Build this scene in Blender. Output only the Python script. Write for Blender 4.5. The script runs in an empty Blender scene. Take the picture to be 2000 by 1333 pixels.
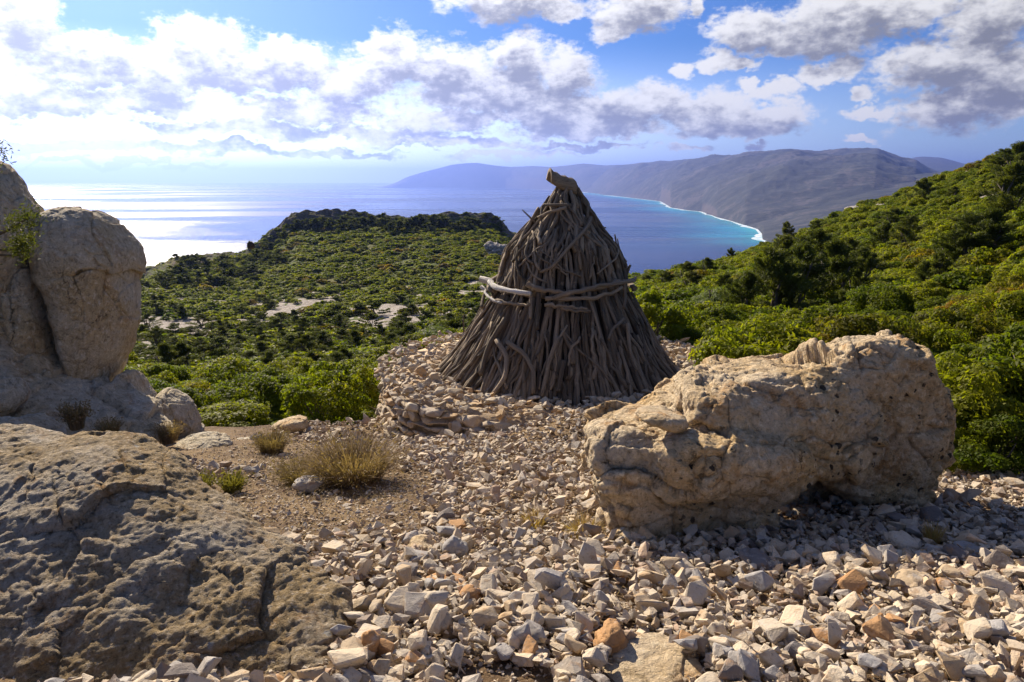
import bpy, bmesh, math, random
import numpy as np
from mathutils import Vector, Matrix, Euler

random.seed(7)
RNG = np.random.default_rng(11)
SC = bpy.context.scene
COL = SC.collection

# ------------------------------------------------------------------ camera
W0, H0, F0 = 2000.0, 1333.0, 1444.0
PITCH = math.radians(12.36)
CP, SP = math.cos(PITCH), math.sin(PITCH)
cam_d = bpy.data.cameras.new('camera')
cam = bpy.data.objects.new('camera', cam_d)
COL.objects.link(cam)
cam.location = (0, 0, 0)
cam.rotation_euler = (math.radians(90) - PITCH, 0, 0)
cam_d.sensor_width = 36
cam_d.lens = F0 / W0 * 36
cam_d.clip_start = 0.05
cam_d.clip_end = 300000
SC.camera = cam
SC.render.resolution_x, SC.render.resolution_y = 1024, 682

SUN_AZ, SUN_EL = math.radians(-31), math.radians(31)
SUN_V = Vector((math.sin(SUN_AZ) * math.cos(SUN_EL), math.cos(SUN_AZ) * math.cos(SUN_EL), math.sin(SUN_EL)))
SKY_STRENGTH = 0.06
SUN_STRENGTH = 5.0

SC.view_settings.view_transform = 'Standard'
SC.view_settings.look = 'None'
SC.view_settings.exposure = 0.88
SC.view_settings.gamma = 1
SC.view_settings.use_curve_mapping = False
SC.cycles.volume_bounces = 0
SC.cycles.max_bounces = 6
SC.cycles.diffuse_bounces = 3
SC.cycles.transmission_bounces = 3
SC.cycles.caustics_reflective = False
SC.cycles.caustics_refractive = False
SC.cycles.sample_clamp_indirect = 6.0


def pray(px, py):
    xc, yc = (px - W0 / 2) / F0, (H0 / 2 - py) / F0
    return np.array([xc, CP + yc * SP, -SP + yc * CP])


def at(px, py, Y):
    d = pray(px, py)
    return d * (Y / d[1])


class NT:
    """small helper round a node tree"""
    def __init__(self, tree):
        self.t = tree
        tree.nodes.clear()

    def n(self, typ, **kw):
        nd = self.t.nodes.new(typ)
        ins = kw.pop('ins', None)
        for k, v in kw.items():
            setattr(nd, k, v)
        if ins:
            for k, v in ins.items():
                self.set(nd.inputs[k], v)
        return nd

    def set(self, sock, v):
        if isinstance(v, bpy.types.NodeSocket):
            self.t.links.new(v, sock)
        elif isinstance(v, bpy.types.Node):
            self.t.links.new(v.outputs[0], sock)
        else:
            sock.default_value = v

    def math(self, op, a, b=None, c=None, clamp=False):
        nd = self.n('ShaderNodeMath', operation=op, use_clamp=clamp)
        self.set(nd.inputs[0], a)
        if b is not None: self.set(nd.inputs[1], b)
        if c is not None: self.set(nd.inputs[2], c)
        return nd.outputs[0]

    def vec(self, op, a, b=None, scale=None):
        nd = self.n('ShaderNodeVectorMath', operation=op)
        self.set(nd.inputs[0], a)
        if b is not None: self.set(nd.inputs[1], b)
        if scale is not None: self.set(nd.inputs['Scale'], scale)
        return nd.outputs['Value'] if op in ('LENGTH', 'DOT_PRODUCT', 'DISTANCE') else nd.outputs[0]

    def noise(self, vec, scale, detail=4, rough=0.55, dist=0.0):
        nd = self.n('ShaderNodeTexNoise')
        if vec is not None: self.set(nd.inputs['Vector'], vec)
        nd.inputs['Scale'].default_value = scale
        nd.inputs['Detail'].default_value = detail
        nd.inputs['Roughness'].default_value = rough
        nd.inputs['Distortion'].default_value = dist
        return nd

    def step(self, v, lo, hi, a=0.0, b=1.0):
        nd = self.n('ShaderNodeMapRange', interpolation_type='SMOOTHSTEP')
        self.set(nd.inputs[0], v)
        self.set(nd.inputs[1], lo); self.set(nd.inputs[2], hi)
        self.set(nd.inputs[3], a); self.set(nd.inputs[4], b)
        return nd.outputs[0]

    def mix(self, f, a, b, mode='MIX'):
        nd = self.n('ShaderNodeMix', data_type='RGBA', blend_type=mode)
        self.set(nd.inputs[0], f)
        for i, v in ((6, a), (7, b)):
            if isinstance(v, tuple) and len(v) == 3: v = (*v, 1)
            self.set(nd.inputs[i], v)
        return nd.outputs[2]

    def ramp(self, f, stops):
        nd = self.n('ShaderNodeValToRGB')
        self.set(nd.inputs[0], f)
        el = nd.color_ramp.elements
        while len(el) < len(stops): el.new(0.5)
        for e, (p, c) in zip(el, stops):
            e.position = p
            e.color = (*c, 1)
        return nd.outputs[0]


# ------------------------------------------------------------------ world
def azel(px, py):
    d = pray(px, py)
    return math.degrees(math.atan2(d[0], d[1])), math.degrees(math.atan2(d[2], math.hypot(d[0], d[1])))


CLOUDS = [  # px, py, half width, height above, height below, big
    (30, 50, 85, 110, 70, 1), (175, 125, 130, 70, 60, 1), (70, 195, 150, 60, 45, 1), (270, 205, 150, 40, 30, 1),
    (395, 120, 115, 85, 60, 1), (450, 145, 200, 60, 40, 1), (570, 125, 95, 50, 45, 1), (300, 150, 110, 60, 50, 1),
    (690, 165, 110, 55, 40, 1), (770, 120, 75, 60, 60, 1), (870, 135, 105, 55, 60, 1), (600, 215, 170, 40, 30, 1),
    (1012, 115, 68, 55, 70, 1), (1100, 140, 75, 50, 60, 1), (950, 180, 175, 60, 45, 1), (880, 235, 160, 32, 24, 1),
    (1060, 215, 140, 55, 40, 1), (1215, 215, 130, 55, 42, 1), (1150, 255, 180, 34, 24, 1), (1290, 205, 85, 42, 40, 1),
    (1395, 220, 110, 42, 40, 1), (1520, 222, 75, 30, 30, 1), (1450, 250, 130, 24, 20, 1), (740, 262, 180, 20, 16, 1),
    (480, 255, 220, 24, 18, 1), (1000, 0, 145, 50, 45, 1), (1085, 22, 65, 32, 24, 0), (1245, 20, 105, 50, 42, 1),
    (1195, 52, 45, 26, 26, 0), (1352, 22, 18, 26, 26, 0), (1465, 60, 80, 48, 50, 1), (1600, 62, 125, 60, 52, 1),
    (1715, 22, 190, 50, 45, 1), (1550, 88, 90, 28, 24, 0), (1333, 138, 24, 22, 20, 0), (1400, 126, 52, 28, 22, 0),
    (1450, 126, 45, 12, 12, 0), (1515, 180, 52, 20, 22, 0), (1600, 152, 52, 32, 26, 0), (1652, 125, 42, 32, 42, 0),
    (1455, 168, 24, 15, 15, 0), (1935, 50, 95, 90, 60, 1), (1850, 125, 160, 60, 50, 1), (1960, 150, 130, 70, 60, 1),
    (1860, 205, 130, 45, 60, 1), (1975, 195, 80, 40, 40, 0), (1690, 190, 28, 18, 15, 0), (1695, 218, 60, 15, 17, 0),
    (1340, 290, 60, 10, 8, 0), (1475, 281, 26, 9, 8, 0), (1685, 274, 36, 9, 7, 0), (1120, 290, 150, 10, 8, 0),
    (150, 285, 260, 22, 15, 0), (420, 296, 200, 15, 10, 0), (640, 300, 160, 10, 8, 0), (880, 282, 190, 15, 11, 0), (1000, 305, 150, 8, 6, 0), (250, 318, 220, 8, 6, 0),
]

world = bpy.data.worlds.new('World')
SC.world = world
world.use_nodes = True
w = NT(world.node_tree)
sky = w.n('ShaderNodeTexSky', sky_type='NISHITA', sun_disc=False, sun_elevation=SUN_EL, sun_rotation=SUN_AZ,
          altitude=300, air_density=1.0, dust_density=0.6, ozone_density=2.2)
gen = w.n('ShaderNodeTexCoord').outputs['Generated']
sep = w.n('ShaderNodeSeparateXYZ', ins={0: gen})
hor = w.math('SQRT', w.math('ADD', w.math('MULTIPLY', sep.outputs[0], sep.outputs[0]), w.math('MULTIPLY', sep.outputs[1], sep.outputs[1])))
az = w.math('MULTIPLY', w.math('ARCTAN2', sep.outputs[0], sep.outputs[1]), 57.29578)
el = w.math('MULTIPLY', w.math('ARCTAN2', sep.outputs[2], hor), 57.29578)
p0 = w.n('ShaderNodeCombineXYZ', ins={0: az, 1: el}).outputs[0]
# horizontal stretch of the noise lessens upwards
pn = w.vec('MULTIPLY', p0, (0.62, 1.0, 1.0))
wn = w.noise(pn, 0.55, 3, 0.5)
warp = w.vec('SCALE', w.vec('SUBTRACT', wn.outputs['Color'], (0.5, 0.5, 0.5)), scale=2.6)
wn2 = w.noise(pn, 2.4, 3, 0.55)
warp2 = w.vec('SCALE', w.vec('SUBTRACT', wn2.outputs['Color'], (0.5, 0.5, 0.5)), scale=0.9)
pw = w.vec('ADD', w.vec('ADD', p0, warp), warp2)
pw = w.vec('MULTIPLY', pw, (1, 1, 0))


def blob_field(pos, blobs):
    cur = None
    for (px, py, rx, rt, rb, big) in blobs:
        a, e = azel(px, py)
        s = 57.29578 / F0 * math.cos(math.radians(a)) ** 1.0
        q = w.vec('SUBTRACT', pos, (a, e, 0))
        m1 = w.vec('MULTIPLY', q, (1 / (rx * s), 1 / (rt * s), 1))
        m2 = w.vec('MULTIPLY', q, (-1 / (rx * s), -1 / (rb * s), 1))
        d = w.vec('LENGTH', w.vec('MAXIMUM', m1, m2))
        cur = d if cur is None else w.math('SMOOTH_MIN', cur, d, 0.12)
    return w.math('SUBTRACT', 1.0, cur)


fb = w.noise(pn, 1.1, 9, 0.62)
fb2 = w.noise(w.vec('ADD', pn, (17.3, 4.1, 2.2)), 3.2, 7, 0.62)
nz = w.math('ADD', w.math('MULTIPLY', w.math('SUBTRACT', fb.outputs[0], 0.5), 1.05),
            w.math('MULTIPLY', w.math('SUBTRACT', fb2.outputs[0], 0.5), 0.55))
cf = blob_field(pw, CLOUDS)
# the same fair-weather cumulus goes on over the rest of the sky
plane = w.vec('DIVIDE', gen, w.n('ShaderNodeCombineXYZ', ins={0: w.math('MAXIMUM', sep.outputs[2], 0.06), 1: w.math('MAXIMUM', sep.outputs[2], 0.06), 2: 1.0}).outputs[0])
gn_ = w.noise(w.vec('MULTIPLY', plane, (1, 1, 0)), 1.3, 5, 0.55)
rest = w.math('MULTIPLY', w.math('SUBTRACT', gn_.outputs[0], 0.54), 3.0)
off = w.math('MAXIMUM', w.step(w.math('ABSOLUTE', az), 37, 44), w.step(el, 14.5, 19))
rest = w.math('SUBTRACT', rest, w.math('MULTIPLY', w.math('SUBTRACT', 1.0, off), 3.0))
rest = w.math('SUBTRACT', rest, w.step(el, 3, -2, 0.0, 2.0))
cf = w.math('MAXIMUM', cf, rest)
c = w.math('ADD', cf, nz)
alpha = w.step(c, -0.06, 0.42)
# thickness towards the sun (up and to the left) greys the cloud: silver rims, grey hearts
cg = blob_field(w.vec('ADD', pw, (-0.35, 1.15, 0)), [b for b in CLOUDS if b[5]])
fbs = w.noise(w.vec('ADD', pn, (-0.22, 0.75, 0)), 0.8, 5, 0.55)
cgs = w.math('ADD', w.math('MAXIMUM', cg, w.math('SUBTRACT', rest, 0.1)), w.math('MULTIPLY', w.math('SUBTRACT', fbs.outputs[0], 0.5), 1.7))
cgs = w.math('ADD', cgs, w.math('MULTIPLY', w.math('SUBTRACT', fb2.outputs[0], 0.5), 0.5))
fb3 = w.noise(w.vec('ADD', pn, (3.3, 40.1, 1.2)), 1.9, 8, 0.6)
grey = w.step(w.math('ADD', cgs, w.math('MULTIPLY', w.math('SUBTRACT', fb3.outputs[0], 0.5), 0.95)), -0.12, 0.95)
# angle to the sun
dsun = w.vec('DOT_PRODUCT', gen, tuple(SUN_V))
asun = w.math('MULTIPLY', w.math('ARCCOSINE', dsun), 57.29578)
glow = w.math('POWER', 2.71828, w.math('MULTIPLY', asun, -1 / 14.0))
bright = w.math('ADD', 7.6, w.math('MULTIPLY', glow, 36.0))
greyb = w.math('ADD', 2.2, w.math('MULTIPLY', glow, 16.0))
ccol = w.vec('SCALE', (1.0, 0.985, 0.97), scale=bright)
gcol = w.vec('SCALE', (0.93, 0.94, 1.04), scale=greyb)
cloudc = w.mix(grey, ccol, gcol)
skyc = sky.outputs[0]
skyc = w.vec('ADD', w.vec('MULTIPLY', skyc, (0.23, 0.46, 0.88)), w.vec('SCALE', (1.0, 0.99, 0.97), scale=w.math('MULTIPLY', w.math('MULTIPLY', glow, glow), 26.0)))
# milky air low over the sea on the sunward side
low = w.math('MULTIPLY', w.step(el, 10, 0.5), w.math('MULTIPLY', glow, 190.0))
skyc = w.vec('ADD', skyc, w.vec('SCALE', (1.0, 0.985, 0.96), scale=low))
skyc = w.mix(w.math('MULTIPLY', w.step(el, 7.5, 0.0), 0.38), skyc, (5.0, 6.4, 8.2))
final = w.mix(alpha, skyc, cloudc)
bg = w.n('ShaderNodeBackground', ins={'Color': final, 'Strength': SKY_STRENGTH})
wo = w.n('ShaderNodeOutputWorld', ins={0: bg})
world.cycles.sampling_method = 'MANUAL'
world.cycles.sample_map_resolution = 1024

sun_d = bpy.data.lights.new('sun', 'SUN')
sun_d.energy = SUN_STRENGTH
sun_d.angle = math.radians(0.53)
sun_d.color = (1.0, 0.87, 0.69)
sun = bpy.data.objects.new('sun', sun_d)
COL.objects.link(sun)
sun.rotation_euler = SUN_V.to_track_quat('Z', 'Y').to_euler()

# ------------------------------------------------------------------ numpy noise
_PERM = np.random.default_rng(3).integers(0, 2**31, 4096)
_GR = np.random.default_rng(5).normal(size=(512, 3))
_GR /= np.linalg.norm(_GR, axis=1)[:, None]


def _h(i, j, k):
    h = _PERM[i & 4095]
    h = _PERM[(h + j) & 4095]
    return _PERM[(h + k) & 4095]


def perlin(p):
    p = np.asarray(p, float)
    i = np.floor(p).astype(np.int64)
    f = p - i
    u = f * f * f * (f * (f * 6 - 15) + 10)
    out = 0
    for dx in (0, 1):
        wx = u[:, 0] if dx else 1 - u[:, 0]
        for dy in (0, 1):
            wy = u[:, 1] if dy else 1 - u[:, 1]
            for dz in (0, 1):
                wz = u[:, 2] if dz else 1 - u[:, 2]
                g = _GR[_h(i[:, 0] + dx, i[:, 1] + dy, i[:, 2] + dz) & 511]
                d = g[:, 0] * (f[:, 0] - dx) + g[:, 1] * (f[:, 1] - dy) + g[:, 2] * (f[:, 2] - dz)
                out = out + wx * wy * wz * d
    return out * 1.5


def fbm(p, octs=4, gain=0.5, lac=2.03, ridged=False):
    p = np.asarray(p, float)
    a, s, tot = 1.0, 0, 0
    for o in range(octs):
        n = perlin(p + 13.7 * o)
        if ridged: n = 1 - 2 * np.abs(n)
        s = s + a * n
        tot += a
        a *= gain
        p = p * lac
    return s / tot


def worley(p):
    p = np.asarray(p, float)
    i = np.floor(p).astype(np.int64)
    f1 = np.full(len(p), 9.0); f2 = np.full(len(p), 9.0)
    cid = np.zeros(len(p), np.int64)
    dl = np.zeros_like(p)
    for dx in (-1, 0, 1):
        for dy in (-1, 0, 1):
            for dz in (-1, 0, 1):
                h = _h(i[:, 0] + dx, i[:, 1] + dy, i[:, 2] + dz)
                q = np.stack([i[:, 0] + dx + (h & 1023) / 1023, i[:, 1] + dy + ((h >> 10) & 1023) / 1023, i[:, 2] + dz + ((h >> 20) & 1023) / 1023], 1)
                d = np.linalg.norm(p - q, axis=1)
                closer = d < f1
                dl = np.where(closer[:, None], p - q, dl)
                f2 = np.where(closer, f1, np.minimum(f2, d))
                cid = np.where(closer, h, cid)
                f1 = np.where(closer, d, f1)
    return f1, f2, (cid % 9973) / 9973.0, (dl * _GR[cid & 511]).sum(1)


def sstep(a, b, x):
    t = np.clip((x - a) / (b - a), 0, 1)
    return t * t * (3 - 2 * t)


def n2(x, y, s, octs=4, **k):
    x, y = np.atleast_1d(x), np.atleast_1d(y)
    return fbm(np.stack([x * s, y * s, 0 * x + 3.3], 1), octs, **k)


# ------------------------------------------------------------------ object helpers
def mesh_from(name, V, F, smooth=False, mat=None):
    me = bpy.data.meshes.new(name)
    V = np.asarray(V, np.float32)
    F = np.asarray(F, np.int32)
    if F.ndim == 2:
        k = F.shape[1]
        me.vertices.add(len(V)); me.vertices.foreach_set('co', V.ravel())
        me.loops.add(F.size); me.loops.foreach_set('vertex_index', F.ravel())
        me.polygons.add(len(F))
        me.polygons.foreach_set('loop_start', np.arange(0, F.size, k, dtype=np.int32))
        me.polygons.foreach_set('use_smooth', np.full(len(F), smooth, bool))
        me.update(calc_edges=True)
    if mat: me.materials.append(mat)
    return me


def tag(o, label=None, cat=None, group=None, kind=None):
    if label: o['label'] = label
    if cat: o['category'] = cat
    if group: o['group'] = group
    if kind: o['kind'] = kind
    return o


def link(name, me, parent=None, loc=(0, 0, 0), rot=(0, 0, 0), scale=(1, 1, 1)):
    o = bpy.data.objects.new(name, me)
    COL.objects.link(o)
    o.location = loc
    o.rotation_euler = rot
    o.scale = scale
    if parent: o.parent = parent
    return o


def empty(name, loc=(0, 0, 0), rz=0.0, s=1.0):
    o = bpy.data.objects.new(name, None)
    COL.objects.link(o)
    o.location = loc
    o.rotation_euler = (0, 0, rz)
    o.scale = (s, s, s)
    return o


def fattr(me, name, vals, domain='POINT', typ='FLOAT'):
    a = me.attributes.new(name, typ, domain)
    key = 'value' if typ == 'FLOAT' else ('vector' if typ == 'FLOAT_VECTOR' else 'color')
    a.data.foreach_set(key, np.asarray(vals, np.float32).ravel())


def grid_faces(nr, nc):
    a = np.arange(nr * nc).reshape(nr, nc)
    return np.stack([a[:-1, :-1], a[:-1, 1:], a[1:, 1:], a[1:, :-1]], -1).reshape(-1, 4)


def new_mat(name):
    m = bpy.data.materials.new(name)
    m.use_nodes = True
    return m, NT(m.node_tree)


def finish(t, color, rough=0.9, bump=None, bstr=0.6, bdist=0.02, spec=0.25, normal=None):
    b = t.n('ShaderNodeBsdfPrincipled', ins={'Base Color': color, 'Roughness': rough, 'Specular IOR Level': spec})
    if bump is not None:
        bn = t.n('ShaderNodeBump', ins={'Height': bump, 'Strength': bstr, 'Distance': bdist})
        t.set(b.inputs['Normal'], bn)
    t.n('ShaderNodeOutputMaterial', ins={0: b})
    return b


# ------------------------------------------------------------------ materials
def rock_mat(name, grey, tan, stain, scale=1.0, stain_amt=0.5, black=0.0, white=0.0, bump=0.03, speck=0.5):
    m, t = new_mat(name)
    co = t.n('ShaderNodeTexCoord').outputs['Object']
    big = t.noise(co, 1.1 * scale, 5, 0.6, 0.4)
    med = t.noise(t.vec('ADD', co, (5.2, 1.1, 8.3)), 4.2 * scale, 6, 0.65, 0.6)
    fine = t.noise(co, 24 * scale, 8, 0.7)
    vfine = t.noise(co, 75 * scale, 4, 0.7)
    c = t.mix(t.step(big.outputs[0], 0.36, 0.64), grey, tan)
    c = t.mix(t.math('MULTIPLY', t.step(med.outputs[0], 0.52, 0.72), stain_amt), c, stain)
    # pale weathered crust
    c = t.mix(t.math('MULTIPLY', t.step(fine.outputs[0], 0.5, 0.66), 0.6), c, tuple(min(1, x * 1.45) for x in grey))
    # dark pits and grime
    mid = t.noise(t.vec('ADD', co, (1.7, 9.1, 3.3)), 9.5 * scale, 8, 0.72, 0.8)
    c = t.mix(t.math('MULTIPLY', t.step(mid.outputs[0], 0.47, 0.34), speck * 0.8), c, tuple(x * 0.38 for x in tan))
    c = t.mix(t.math('MULTIPLY', t.step(fine.outputs[0], 0.46, 0.33), speck), c, tuple(x * 0.25 for x in tan))
    c = t.mix(t.math('MULTIPLY', t.step(vfine.outputs[0], 0.46, 0.33), 0.5), c, tuple(x * 0.3 for x in tan))
    vc = t.n('ShaderNodeTexVoronoi', feature='DISTANCE_TO_EDGE', ins={'Vector': t.vec('ADD', co, t.vec('SCALE', med.outputs['Color'], scale=0.6)), 'Scale': 1.9 * scale})
    crack = t.step(vc.outputs['Distance'], 0.0, 0.012, 1.0, 0.0)
    cm = t.math('MULTIPLY', crack, t.step(big.outputs[0], 0.53, 0.60))
    c = t.mix(t.math('MULTIPLY', cm, 0.8), c, tuple(x * 0.15 for x in tan))
    if black:
        vb = t.n('ShaderNodeTexVoronoi', ins={'Vector': t.vec('ADD', co, t.vec('SCALE', fine.outputs['Color'], scale=0.05)), 'Scale': 16 * scale})
        rnd = t.n('ShaderNodeSeparateColor', ins={0: vb.outputs['Color']})
        bl = t.math('MULTIPLY', t.step(t.math('ADD', vb.outputs['Distance'], t.math('MULTIPLY', rnd.outputs[0], 0.42)), 0.40, 0.34), t.step(big.outputs[0], 0.5, 0.56))
        c = t.mix(t.math('MULTIPLY', bl, black), c, (0.015, 0.014, 0.013))
    if white:
        vb = t.n('ShaderNodeTexVoronoi', ins={'Vector': t.vec('ADD', co, t.vec('SCALE', fine.outputs['Color'], scale=0.04)), 'Scale': 9 * scale})
        rnd = t.n('ShaderNodeSeparateColor', ins={0: vb.outputs['Color']})
        bl = t.math('MULTIPLY', t.step(t.math('ADD', vb.outputs['Distance'], t.math('MULTIPLY', rnd.outputs[1], 0.9)), 0.26, 0.22), t.step(med.outputs[0], 0.40, 0.55))
        c = t.mix(t.math('MULTIPLY', bl, white), c, (0.50, 0.49, 0.45))
    h = t.math('ADD', t.math('MULTIPLY', fine.outputs[0], 0.75), t.math('MULTIPLY', vfine.outputs[0], 0.3))
    h = t.math('ADD', h, t.math('MULTIPLY', mid.outputs[0], 1.6))
    h = t.math('SUBTRACT', h, t.math('MULTIPLY', cm, 0.6))
    finish(t, c, 0.88, h, 1.0, bump * 1.5)
    return m


GREY, TAN, STAIN = (0.34, 0.315, 0.275), (0.36, 0.28, 0.19), (0.30, 0.145, 0.05)
M_boulder = rock_mat('limestone_boulder', (0.72, 0.58, 0.39), (0.68, 0.46, 0.21), (0.50, 0.25, 0.07), 1.0, 0.8, 0.9, 0.0, 0.025, 0.65)
M_left = rock_mat('weathered_limestone', (0.58, 0.52, 0.40), (0.55, 0.42, 0.235), (0.38, 0.195, 0.085), 0.75, 0.5, 0.0, 0.0, 0.03, 0.65)
M_fore = rock_mat('lichened_limestone', (0.54, 0.47, 0.37), (0.44, 0.31, 0.15), (0.34, 0.165, 0.04), 1.8, 0.75, 0.0, 0.85, 0.03, 0.8)
M_far_rock = rock_mat('pale_outcrop', (0.40, 0.38, 0.35), (0.36, 0.31, 0.25), (0.30, 0.2, 0.12), 1.0, 0.3)
M_cliff = rock_mat('brown_cliff', (0.17, 0.145, 0.125), (0.18, 0.13, 0.10), (0.2, 0.12, 0.07), 0.12, 0.4, bump=0.5)


def stone_mat(name, stops, src='attr'):
    m, t = new_mat(name)
    if src == 'attr':
        r = t.n('ShaderNodeAttribute', attribute_name='tint').outputs['Fac']
    else:
        r = t.n('ShaderNodeObjectInfo').outputs['Random']
    geo = t.n('ShaderNodeNewGeometry')
    pos = geo.outputs['Position']
    c = t.ramp(r, stops)
    nz = t.noise(pos, 16, 6, 0.65, 0.3)
    fn = t.noise(pos, 70, 5, 0.7)
    c = t.mix(t.math('MULTIPLY', t.step(nz.outputs[0], 0.55, 0.70), 0.55), c, (0.40, 0.22, 0.09))
    c = t.mix(t.math('MULTIPLY', t.step(nz.outputs[0], 0.46, 0.34), 0.5), c, (0.52, 0.48, 0.42))
    c = t.mix(t.math('MULTIPLY', t.step(fn.outputs[0], 0.46, 0.30), 0.5), c, (0.10, 0.08, 0.06))
    h = t.math('ADD', t.math('MULTIPLY', nz.outputs[0], 1.6), fn.outputs[0])
    finish(t, c, 0.9, h, 0.7, 0.008)
    return m


S_CREAM = (0.64, 0.52, 0.365); S_GREY = (0.40, 0.355, 0.30); S_TAN = (0.46, 0.33, 0.19); S_PINK = (0.45, 0.32, 0.22); S_ORG = (0.43, 0.245, 0.11); S_DRK = (0.22, 0.18, 0.145)
M_rubble = stone_mat('limestone_rubble', [(0.0, S_CREAM), (0.25, (0.50, 0.42, 0.31)), (0.42, S_GREY), (0.55, (0.49, 0.39, 0.26)), (0.72, S_CREAM), (0.82, S_PINK), (0.91, S_DRK), (0.97, S_TAN), (1.0, S_CREAM)])
M_wallstone = stone_mat('wall_limestone', [(0.0, (0.56, 0.48, 0.36)), (0.4, (0.48, 0.38, 0.25)), (0.7, (0.42, 0.35, 0.27)), (0.9, (0.50, 0.34, 0.18)), (1.0, (0.58, 0.52, 0.42))], 'obj')
M_wallstone_a = stone_mat('wall_limestone_fill', [(0.0, (0.56, 0.48, 0.36)), (0.4, (0.48, 0.38, 0.25)), (0.7, (0.42, 0.35, 0.27)), (0.9, (0.50, 0.34, 0.18)), (1.0, (0.58, 0.52, 0.42))])
M_CLASS = {
    'cream': stone_mat('cream_stone', [(0, S_CREAM), (1, (0.50, 0.42, 0.31))], 'obj'),
    'grey': stone_mat('grey_stone', [(0, S_GREY), (1, (0.33, 0.315, 0.30))], 'obj'),
    'tan': stone_mat('tan_stone', [(0, S_TAN), (1, (0.44, 0.35, 0.24))], 'obj'),
    'orange': stone_mat('orange_stone', [(0, S_ORG), (1, (0.45, 0.25, 0.11))], 'obj'),
    'dark': stone_mat('dark_stone', [(0, S_DRK), (1, (0.17, 0.15, 0.14))], 'obj'),
}


def leaf_mat(name, cols, patch=None, patch_amt=0.0, trans=0.4, rough=0.5, pscale=0.35):
    m, t = new_mat(name)
    oi = t.n('ShaderNodeObjectInfo')
    tint = t.n('ShaderNodeAttribute', attribute_name='tint').outputs['Fac']
    f = t.math('FRACT', t.math('ADD', t.math('MULTIPLY', tint, 0.55), t.math('MULTIPLY', oi.outputs['Random'], 0.45)))
    c = t.ramp(f, [(i / (len(cols) - 1), x) for i, x in enumerate(cols)])
    if patch:
        pn = t.noise(t.vec('ADD', oi.outputs['Location'], (31.0, 19.0, 0.0)), pscale, 3, 0.6)
        tw = t.math('ADD', t.step(pn.outputs[0], 0.55, 0.72), t.math('MULTIPLY', t.math('SUBTRACT', tint, 0.5), 0.6))
        c = t.mix(t.math('MULTIPLY', tw, patch_amt, clamp=True), c, patch)
    # some plants are of a darker kind
    if patch and trans > 0.4: c = t.mix(t.math('MULTIPLY', t.step(t.math('FRACT', t.math('MULTIPLY', oi.outputs['Random'], 7.31)), 0.34, 0.26), 0.62), c, t.vec('MULTIPLY', c, (0.38, 0.52, 0.9)))
    d = t.n('ShaderNodeBsdfPrincipled', ins={'Base Color': c, 'Roughness': rough, 'Specular IOR Level': 0.18})
    tc = t.mix(0.6, c, t.vec('MULTIPLY', c, (1.9, 2.0, 0.5)))
    tr = t.n('ShaderNodeBsdfTranslucent', ins={'Color': tc})
    mx = t.n('ShaderNodeMixShader', ins={0: trans, 1: d.outputs[0], 2: tr.outputs[0]})
    t.n('ShaderNodeOutputMaterial', ins={0: mx})
    return m


M_mastic = leaf_mat('mastic_leaves', [(0.080, 0.108, 0.005), (0.135, 0.165, 0.006), (0.195, 0.205, 0.008), (0.105, 0.132, 0.006)], (0.22, 0.115, 0.012), 0.8, 0.56, 0.6, 0.14)
M_juniper = leaf_mat('juniper_needles', [(0.050, 0.064, 0.014), (0.080, 0.094, 0.018), (0.11, 0.115, 0.025)], (0.10, 0.08, 0.02), 0.4, 0.35, 0.7)
M_olive = leaf_mat('grey_green_leaves', [(0.09, 0.12, 0.04), (0.14, 0.17, 0.06), (0.11, 0.14, 0.045)], None, 0, 0.4, 0.6)
M_heath = leaf_mat('dry_stems', [(0.20, 0.135, 0.08), (0.30, 0.21, 0.13), (0.18, 0.135, 0.065), (0.26, 0.19, 0.11)], None, 0, 0.25, 0.8)
M_thyme = leaf_mat('yellow_green_stems', [(0.15, 0.15, 0.03), (0.21, 0.18, 0.04), (0.13, 0.13, 0.03)], None, 0, 0.3, 0.8)
M_straw = leaf_mat('straw', [(0.34, 0.22, 0.07), (0.42, 0.30, 0.12), (0.28, 0.16, 0.05)], None, 0, 0.3, 0.7)


def bark_mat(name, a, b, dark, scale=1.0):
    m, t = new_mat(name)
    tc = t.n('ShaderNodeTexCoord')
    co = t.n('ShaderNodeAttribute', attribute_name='grain').outputs['Vector']
    oi = t.n('ShaderNodeAttribute', attribute_name='tint').outputs['Fac']
    v = t.vec('MULTIPLY', co, (1, 1, 1))
    n1 = t.noise(v, 4.0 * scale, 7, 0.72, 0.5)
    n2_ = t.noise(tc.outputs['Object'], 9, 4, 0.6)
    c = t.mix(t.step(n1.outputs[0], 0.35, 0.65), a, b)
    c = t.mix(oi, t.vec('SCALE', c, scale=0.45), t.vec('SCALE', c, scale=1.5))
    c = t.mix(t.math('MULTIPLY', t.step(n1.outputs[0], 0.45, 0.32), 0.8), c, dark)
    c = t.mix(t.math('MULTIPLY', t.step(n2_.outputs[0], 0.56, 0.7), 0.5), c, tuple(min(1, x * 1.3) for x in b))
    finish(t, c, 0.85, n1.outputs[0], 0.9, 0.02)
    return m


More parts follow.
